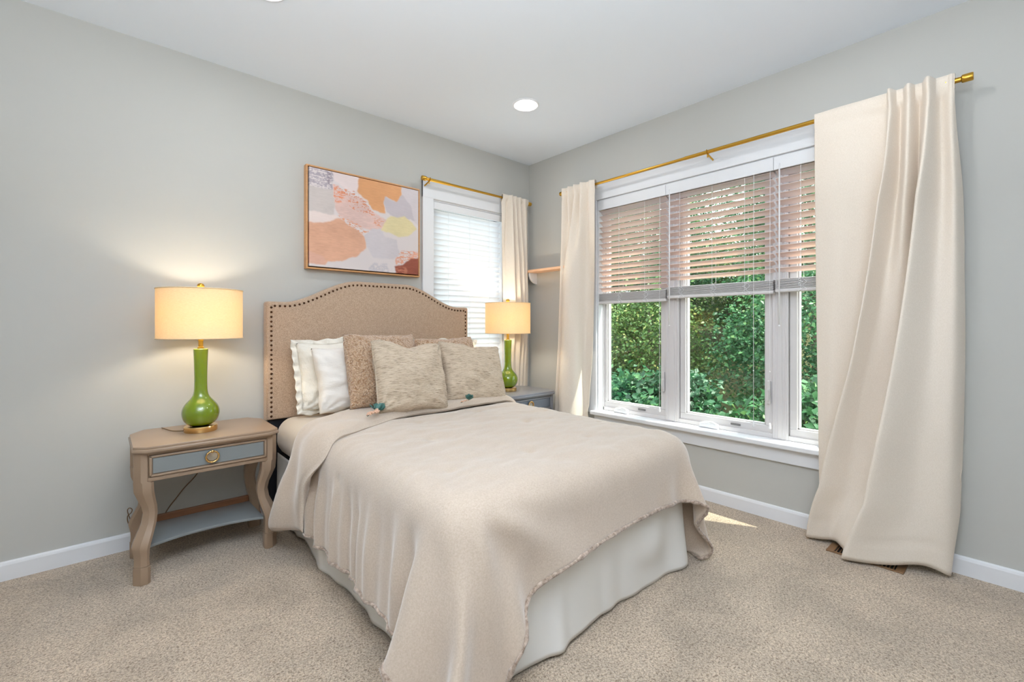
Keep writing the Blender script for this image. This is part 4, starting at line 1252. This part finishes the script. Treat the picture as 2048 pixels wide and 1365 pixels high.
# ------------------------------------------------------------------ framed picture
def painting(cx, z0, z1, x0, x1, y):
    root = empty('framed_picture', ((x0 + x1) / 2, 0.0, z0), 0, 'framed abstract canvas in orange, pink, grey and yellow patches above the headboard', 'picture')
    w = x1 - x0; hgt = z1 - z0
    b = MB()
    fw = 0.010
    for (a0, a1, c0, c1) in ((-w / 2, w / 2, 0, fw), (-w / 2, w / 2, hgt - fw, hgt), (-w / 2, -w / 2 + fw, fw, hgt - fw), (w / 2 - fw, w / 2, fw, hgt - fw)):
        b.box(a0, a1, -0.045, -0.002, c0, c1, 0.0015)
    b.build('frame', M['frame_wood'], root)
    b = MB(); b.box(-w / 2 + fw, w / 2 - fw, -0.012, -0.004, fw, hgt - fw); b.build('backing', M['darkgap'], root)
    # canvas as a fine grid with painted colour fields
    g = 0.0065
    cw, chh = w - 2 * fw - 2 * g, hgt - 2 * fw - 2 * g
    nu, nv = 300, 240
    u = np.linspace(0, 1, nu); v = np.linspace(0, 1, nv)   # v measured downward from the top
    U, V = np.meshgrid(u, v, indexing='ij')
    P = np.stack([-w / 2 + fw + g + U * cw, np.full_like(U, -0.038), hgt - fw - g - V * chh], -1)
    me = grid_mesh('canvas', P)
    C = np.zeros((nu, nv, 3)); C[:] = [lin(214), lin(204), lin(203)]
    wobx = fbm(U * 9, V * 9, 40, 5) * 0.026; woby = fbm(U * 9, V * 9, 50, 5) * 0.026
    fine = fbm(U * 90, V * 90, 60, 2)
    brush = fbm(U * 30, V * 130, 70, 2)
    def poly(pts, col, var=0.03, alpha=1.0, rag=0.0, dry=None, wob=1.0):
        x = U + wobx * wob; yv = V + woby * wob
        inside = np.zeros_like(U, bool)
        n = len(pts)
        for i in range(n):
            (xa, ya), (xb, yb) = pts[i], pts[(i + 1) % n]
            c = ((ya > yv) != (yb > yv)) & (x < (xb - xa) * (yv - ya) / (yb - ya + 1e-12) + xa)
            inside ^= c
        a = inside.astype(float)
        for _ in range(3):
            a[1:-1] = (a[:-2] + a[1:-1] * 2 + a[2:]) / 4; a[:, 1:-1] = (a[:, :-2] + a[:, 1:-1] * 2 + a[:, 2:]) / 4
        a = a * alpha
        if dry is not None:
            a = a * (smooth01((fine * 0.6 + brush * 0.9 + dry) / 0.35))
        k = np.array([lin(c) for c in col])
        kk = k[None, None] * (1 + var * brush[..., None] + var * fbm(U * 5, V * 5, 80, 3)[..., None] * 1.6)
        C[:] = C * (1 - a[..., None]) + kk * a[..., None]
    # U across (0 left..1 right), V down; each patch as laid on the canvas
    poly([(-.1, -.1), (.20, -.1), (.18, .22), (-.1, .24)], (168, 158, 166), .08, dry=0.25)
    poly([(-.1, .20), (.19, .20), (.21, .48), (-.1, .46)], (198, 188, 184), .05)
    poly([(-.1, .43), (.22, .46), (.26, .50), (.12, .56), (-.1, .56)], (224, 208, 203), .03)
    poly([(.13, -.1), (.17, .02), (.18, .20), (.155, .12)], (150, 138, 146), .1, dry=0.3)
    poly([(.17, -.1), (.44, -.1), (.43, .12), (.34, .18), (.20, .10)], (224, 208, 206), .03)
    poly([(.19, .14), (.32, .19), (.44, .22), (.56, .35), (.68, .42), (.66, .52), (.54, .55), (.40, .52), (.26, .47), (.20, .36)], (214, 184, 176), .09)
    poly([(.19, .14), (.30, .16), (.26, .30), (.20, .32)], (216, 142, 110), .08, dry=0.05)
    poly([(.20, .14), (.38, .16), (.50, .26), (.60, .42), (.36, .34)], (206, 136, 104), .1, dry=-0.10)
    poly([(.55, .38), (.67, .42), (.62, .50), (.55, .46)], (206, 150, 126), .1, dry=0.0)
    poly([(.43, -.1), (.82, -.1), (.83, .10), (.77, .19), (.66, .16), (.645, .34), (.55, .32), (.47, .22), (.40, .16)], (214, 158, 114), .05)
    poly([(.82, -.1), (1.1, -.1), (1.1, .5), (.95, .36), (.84, .10)], (206, 197, 200), .03)
    poly([(.65, .16), (.76, .19), (.84, .08), (.92, .20), (.96, .36), (.80, .38), (.66, .32)], (192, 183, 188), .03)
    poly([(.24, .46), (.40, .50), (.50, .56), (.48, .68), (.36, .60)], (216, 152, 118), .08, dry=0.05)
    poly([(-.1, .56), (.10, .54), (.26, .49), (.42, .58), (.49, .66), (.48, .76), (.40, .86), (.30, .91), (.14, .94), (.12, .98), (-.1, .98)], (214, 166, 140), .07)
    poly([(-.1, .80), (.12, .90), (.12, .98), (-.1, .98)], (214, 170, 154), .04, alpha=.7)
    poly([(.46, .62), (.54, .52), (.62, .52), (.66, .60), (.78, .62), (.80, .78), (.74, .84), (.55, .86), (.50, .76)], (202, 194, 197), .04)
    poly([(.70, .36), (.86, .34), (.94, .40), (.99, .46), (.90, .56), (.80, .59), (.70, .55), (.62, .54), (.64, .48)], (218, 204, 160), .05)
    poly([(.56, .92), (.68, .90), (.72, 1.1), (.50, 1.1), (.50, .98)], (190, 184, 190), .05, alpha=.8, dry=0.4)
    poly([(.80, .74), (1.1, .72), (1.1, .86), (.86, .86), (.78, .92), (.77, .82)], (216, 158, 134), .12, dry=0.25)
    poly([(.75, .92), (.84, .89), (.92, .82), (1.1, .82), (1.1, 1.1), (.79, 1.1)], (150, 86, 70), .10)
    poly([(.75, .92), (.86, .92), (.90, .98), (.86, 1.1), (.78, 1.1)], (178, 112, 90), .14, dry=0.2)
    C = np.clip(C, 0, 1)
    ca = me.color_attributes.new('paint', 'FLOAT_COLOR', 'POINT')
    buf = np.ones((nu * nv, 4), np.float32); buf[:, :3] = C.reshape(-1, 3)
    ca.data.foreach_set('color', buf.ravel())
    m = mat('painted_canvas', (1, 1, 1, 1), 0.75, spec=0.2, bump=(500, 0.25, 0.001))
    at = m.node_tree.nodes.new('ShaderNodeAttribute'); at.attribute_name = 'paint'
    m.node_tree.links.new(at.outputs['Color'], m.node_tree.nodes['Principled BSDF'].inputs['Base Color'])
    o = link('canvas', me, m, root)
    so = o.modifiers.new('depth', 'SOLIDIFY'); so.thickness = 0.026; so.offset = 0
    # flip so that the painted side is the front whatever the winding
    return root
painting(0, 1.488, 2.140, -1.971, -1.167, 0)

# ------------------------------------------------------------------ little wall shelf in the corner
sh = empty('wall_shelf', (0, -0.29, 1.60), 0, 'small wooden wall shelf in the corner beside the gathered curtain', 'shelf')
b = MB(); b.box(-0.118, -0.001, -0.27, 0.268, 0.0, 0.020, 0.002); b.build('board', M['peachwood'], sh)
b = MB()
pts = [(0, 0)] + [(-0.095 * math.cos(t), -0.098 * math.sin(t)) for t in [math.pi / 2 * i / 14 for i in range(15)]]
b.prism(pts, 0.185, 0.203, bev=0.002, axis='y'); b.build('bracket', M['trim'], sh)
b = MB(); b.prism(pts, -0.203, -0.185, bev=0.002, axis='y'); b.build('bracket', M['trim'], sh)

# ------------------------------------------------------------------ floor register
fv = empty('floor_vent', (-0.15, -2.51, 0.0), 0, 'brown metal floor vent half under the wide curtain hem', 'vent')
b = MB()
for (a0, a1, c0, c1) in ((-0.06, 0.06, -0.15, -0.118), (-0.06, 0.06, 0.118, 0.15), (-0.06, -0.046, -0.118, 0.118), (0.046, 0.06, -0.118, 0.118)):
    b.box(a0, a1, c0, c1, 0.0, 0.006, 0.002)
b.build('frame', M['vent'], fv)
b = MB(); b.box(-0.046, 0.046, -0.118, 0.118, -0.0005, 0.0008); b.build('duct_shade', M['black'], fv)  # flat black sheet painted in for the shade inside the vent opening
b = MB()
for i in range(17):
    yv = -0.110 + i * 0.01375
    b.box(-0.046, 0.046, yv - 0.002, yv + 0.002, 0.001, 0.005)
b.build('louvre', M['vent'], fv)

# ------------------------------------------------------------------ recessed ceiling lamps
def can(x, y, label, n=[0]):
    root = empty('recessed_light', (x, y, H), 0, label, 'ceiling light', 'round recessed ceiling lights') if label else empty('recessed_light', (x, y, H), kind='structure')
    b = MB()
    k = 48; prof = [(0.078, -0.0005), (0.088, -0.0005), (0.088, -0.004), (0.080, -0.009), (0.070, -0.006), (0.070, -0.001)]
    rings = [[b.b.verts.new((r * math.cos(2 * math.pi * i / k), r * math.sin(2 * math.pi * i / k), z)) for i in range(k)] for r, z in prof]
    for i in range(len(rings)):
        for j in range(k): b.b.faces.new((rings[i][j], rings[i][(j + 1) % k], rings[(i + 1) % len(rings)][(j + 1) % k], rings[(i + 1) % len(rings)][j]))
    bmesh.ops.recalc_face_normals(b.b, faces=b.b.faces)
    b.build('trim_ring', M['trim'], root, autos=35)
    b = MB(); b.lathe([(0.0, -0.001), (0.070, -0.001), (0.070, -0.003), (0.0, -0.003)], n=48); b.build('lens', M['lens'], root)
    L_ = bpy.data.lights.new('can_light', 'AREA'); L_.shape = 'DISK'; L_.size = 0.13; L_.energy = CAN_W; L_.color = (0.97, 0.98, 1.0)
    lo = bpy.data.objects.new('can_light', L_); COL.objects.link(lo); lo.parent = root; lo.location = (0, 0, -0.006)
    return root
can(-0.822, -0.820, 'round recessed ceiling light glowing near the room corner')
can(-2.388, -0.832, 'round recessed ceiling light cut off by the top of the picture, over the taupe nightstand')
can(-0.822, -2.45, None)
can(-2.372, -2.45, None)

# ------------------------------------------------------------------ outdoors
GZ = -0.55
gxx = np.linspace(T + 0.002, 26, 60); gyy = np.linspace(-14, 24, 80)
GXX, GYY = np.meshgrid(gxx, gyy, indexing='ij')
def gheight(x, y): return GZ + 2.6 * smooth01((np.asarray(x, float) - 3.0) / 8.0) + 0.12 * fbm(np.asarray(x, float), np.asarray(y, float), 5, 3) * smooth01((np.asarray(x, float) - 1.0) / 2)
struct(link('ground', grid_mesh('ground', np.stack([GXX, GYY, gheight(GXX, GYY)], -1)), M['soil'], smooth=True))
def leaf_mat(name, c1, c2, c3):
    m = bpy.data.materials.new(name); m.use_nodes = True
    nt = m.node_tree; n = nt.nodes; l = nt.links; p = n['Principled BSDF']
    p.inputs['Roughness'].default_value = 0.45
    at = n.new('ShaderNodeAttribute'); at.attribute_name = 'tone'
    r = n.new('ShaderNodeValToRGB'); e = r.color_ramp.elements
    e[0].position = 0.0; e[0].color = c1; e[1].position = 1.0; e[1].color = c3
    k = e.new(0.6); k.color = c2
    l.new(at.outputs['Fac'], r.inputs['Fac']); l.new(r.outputs['Color'], p.inputs['Base Color'])
    t = n.new('ShaderNodeBsdfTranslucent'); l.new(r.outputs['Color'], t.inputs['Color'])
    mx = n.new('ShaderNodeMixShader'); mx.inputs['Fac'].default_value = 0.3
    l.new(p.outputs['BSDF'], mx.inputs[1]); l.new(t.outputs['BSDF'], mx.inputs[2]); l.new(mx.outputs['Shader'], n['Material Output'].inputs['Surface'])
    return m
M['leafA'] = leaf_mat('leaf_green', rgb(38, 84, 52), rgb(78, 136, 84), rgb(150, 180, 104))
M['leafB'] = leaf_mat('leaf_olive', rgb(58, 92, 48), rgb(110, 146, 78), rgb(196, 190, 120))
M['leafC'] = leaf_mat('leaf_deep', rgb(28, 70, 46), rgb(62, 120, 80), rgb(128, 176, 110))
def leaves(name, cen, rad, n, size, m, seed, lump=0.3, parent=None, flat=0.0, clumps=None):
    rs = np.random.RandomState(seed)
    cen = np.array(cen, float); rad = np.array(rad, float)
    k = clumps or max(8, n // 160)
    d = rs.normal(size=(k, 3)); d /= np.linalg.norm(d, axis=1)[:, None]
    cc = d * (rs.uniform(0.25, 1.0, k) ** 0.4)[:, None] * rad
    which = rs.randint(0, k, n)
    off = rs.normal(size=(n, 3)) * rad * lump * 0.5
    p = cc[which] + off
    p[:, 2] = np.maximum(p[:, 2], GZ + 0.02 - cen[2] + (0 if parent is None else 0))
    # leaf frame
    nr = rs.normal(size=(n, 3)); nr[:, 2] = np.abs(nr[:, 2]) + 0.5 + flat
    nr[:, 0] -= 0.5
    nr /= np.linalg.norm(nr, axis=1)[:, None]
    a = rs.normal(size=(n, 3)); a -= (a * nr).sum(1)[:, None] * nr; a /= np.linalg.norm(a, axis=1)[:, None]
    bdir = np.cross(nr, a)
    s = size * rs.uniform(0.55, 1.25, n)[:, None]
    tip = p + a * s; mid = p + a * s * 0.45
    l_ = mid + bdir * s * 0.34 + nr * s * 0.08; r_ = mid - bdir * s * 0.34 + nr * s * 0.08
    V = np.stack([p, r_, tip - nr * s * 0.1, l_, mid - nr * s * 0.04], 1).reshape(-1, 3)
    i0 = np.arange(n) * 5
    F = np.concatenate([np.stack([i0, i0 + 1, i0 + 2, i0 + 4], 1), np.stack([i0, i0 + 4, i0 + 2, i0 + 3], 1)])
    me = bpy.data.meshes.new(name)
    me.vertices.add(len(V)); me.vertices.foreach_set('co', V.ravel().astype(np.float32))
    me.loops.add(F.size); me.loops.foreach_set('vertex_index', F.ravel().astype(np.int32))
    me.polygons.add(len(F)); me.polygons.foreach_set('loop_start', np.arange(len(F), dtype=np.int32) * 4)
    me.update(calc_edges=True); me.validate()
    tone = np.repeat(np.clip(rs.beta(2, 3, n) + (rs.rand(k) * 0.3 - 0.15)[which], 0, 1), 5)
    at = me.attributes.new('tone', 'FLOAT', 'POINT'); at.data.foreach_set('value', tone.astype(np.float32))
    o = link(name, me, m, parent)
    if parent is None: o.location = cen
    return o
def shrub(label, base, rad, n, size, m, seed, group='shrubs outside the wide window'):
    root = empty('shrub', (base[0], base[1], GZ), 0, label, 'shrub', group)
    f = leaves('foliage', (0, 0, 0), rad, n, size, m, seed, parent=root)
    f.location = (0, 0, base[2] - GZ)
    me = f.data
    rnd = random.Random(seed)
    b = MB()
    for i in range(9):
        a = rnd.uniform(0, 6.28); r = rnd.uniform(0.3, 0.9)
        e = (math.cos(a) * rad[0] * r, math.sin(a) * rad[1] * r, base[2] - GZ + rad[2] * rnd.uniform(0.2, 1.0))
        b.tube([(math.cos(a) * 0.06, math.sin(a) * 0.06, 0), (e[0] * 0.5, e[1] * 0.5, e[2] * 0.6), e], [0.014, 0.009, 0.003], 6)
    b.build('stem', M['bark'], root)
    return root
def tree(label, x, y, hgt, cr, m, seed, n=9000, size=0.07, tr=0.06):
    root = empty('tree', (x, y, GZ), 0, label, 'tree', 'trees standing behind the shrubs')
    rnd = random.Random(seed)
    b = MB()
    pts = [(0, 0, 0), (rnd.uniform(-.1, .1), rnd.uniform(-.1, .1), hgt * 0.35), (rnd.uniform(-.2, .2), rnd.uniform(-.2, .2), hgt * 0.7), (0, 0, hgt)]
    b.tube(pts, [tr, tr * 0.8, tr * 0.5, tr * 0.2], 8)
    for i in range(26):
        z = rnd.uniform(0.15, 0.95) * hgt; a = rnd.uniform(0, 6.28); L_ = cr * rnd.uniform(0.6, 1.1)
        p = Vector((0, 0, z)); q = p + Vector((math.cos(a) * L_, math.sin(a) * L_, rnd.uniform(0.1, 0.5) * L_))
        md = (p + q) / 2 + Vector((rnd.uniform(-.1, .1), rnd.uniform(-.1, .1), rnd.uniform(-.05, .15)))
        b.tube([p, md, q], [0.016, 0.009, 0.003], 5)
    b.build('trunk', M['bark'], root)
    f = leaves('foliage', (0, 0, 0), (cr, cr, hgt * 0.46), n, size, m, seed, parent=root, lump=0.25)
    f.location = (0, 0, hgt * 0.54)
    return root
# the view from the bed crosses the window toward +x +y
gs = 'shrubs outside the wide window'
shrub('low broad leaved green shrub nearest the wide window, below the middle casement', (1.9, -0.2, 0.05), (0.70, 0.75, 0.50), 9000, 0.085, M['leafC'], 1)
shrub('low deep green shrub below the casement nearest the room corner', (1.6, 1.5, 0.0), (0.65, 0.80, 0.48), 9000, 0.080, M['leafA'], 2)
shrub('leafy low shrub seen beside the long curtain edge through the third casement', (1.9, -1.85, 0.05), (0.70, 0.75, 0.52), 8000, 0.080, M['leafA'], 3)
shrub('taller fine leaved olive shrub behind the middle casement', (3.5, 0.9, 0.65), (0.75, 1.0, 1.10), 17000, 0.058, M['leafB'], 4)
shrub('tall dense green shrub filling the casement nearest the room corner', (2.6, 3.2, 0.70), (0.80, 1.0, 1.25), 17000, 0.055, M['leafC'], 5)
shrub('tall green shrub behind the low one by the long curtain edge', (3.5, -1.3, 0.7), (0.80, 1.0, 1.15), 16000, 0.058, M['leafA'], 6)
shrub('high fine leaved green shrub on the rising ground behind the middle casement', (5.7, 3.1, 1.45), (0.85, 1.0, 1.1), 15000, 0.062, M['leafB'], 21)
shrub('tall fine leaved shrub on the rising ground at the top of the middle casement', (6.4, 1.0, 1.70), (0.8, 0.95, 1.1), 14000, 0.065, M['leafB'], 22)
tree('slim tree with a visible trunk behind the middle casement', 5.2, 1.9, 5.6, 1.25, M['leafA'], 11, n=22000)
tree('bushy tree rising behind the casement nearest the room corner', 4.6, 4.9, 5.6, 1.4, M['leafC'], 12, n=24000)
tree('tree rising behind the third casement by the long curtain', 5.4, -0.9, 5.4, 1.3, M['leafA'], 13, n=20000)
tree('far olive tree filling the gap between the trunks', 7.9, 3.9, 6.6, 1.6, M['leafB'], 14, n=20000, size=0.095)
tree('far dark tree at the corner end of the tree line', 6.6, 7.9, 6.6, 1.7, M['leafC'], 15, n=20000, size=0.095)
tree('far green tree on the slope seen over the middle shrubs', 8.6, 0.6, 6.6, 1.7, M['leafA'], 16, n=20000, size=0.095)

bpy.context.view_layer.update()
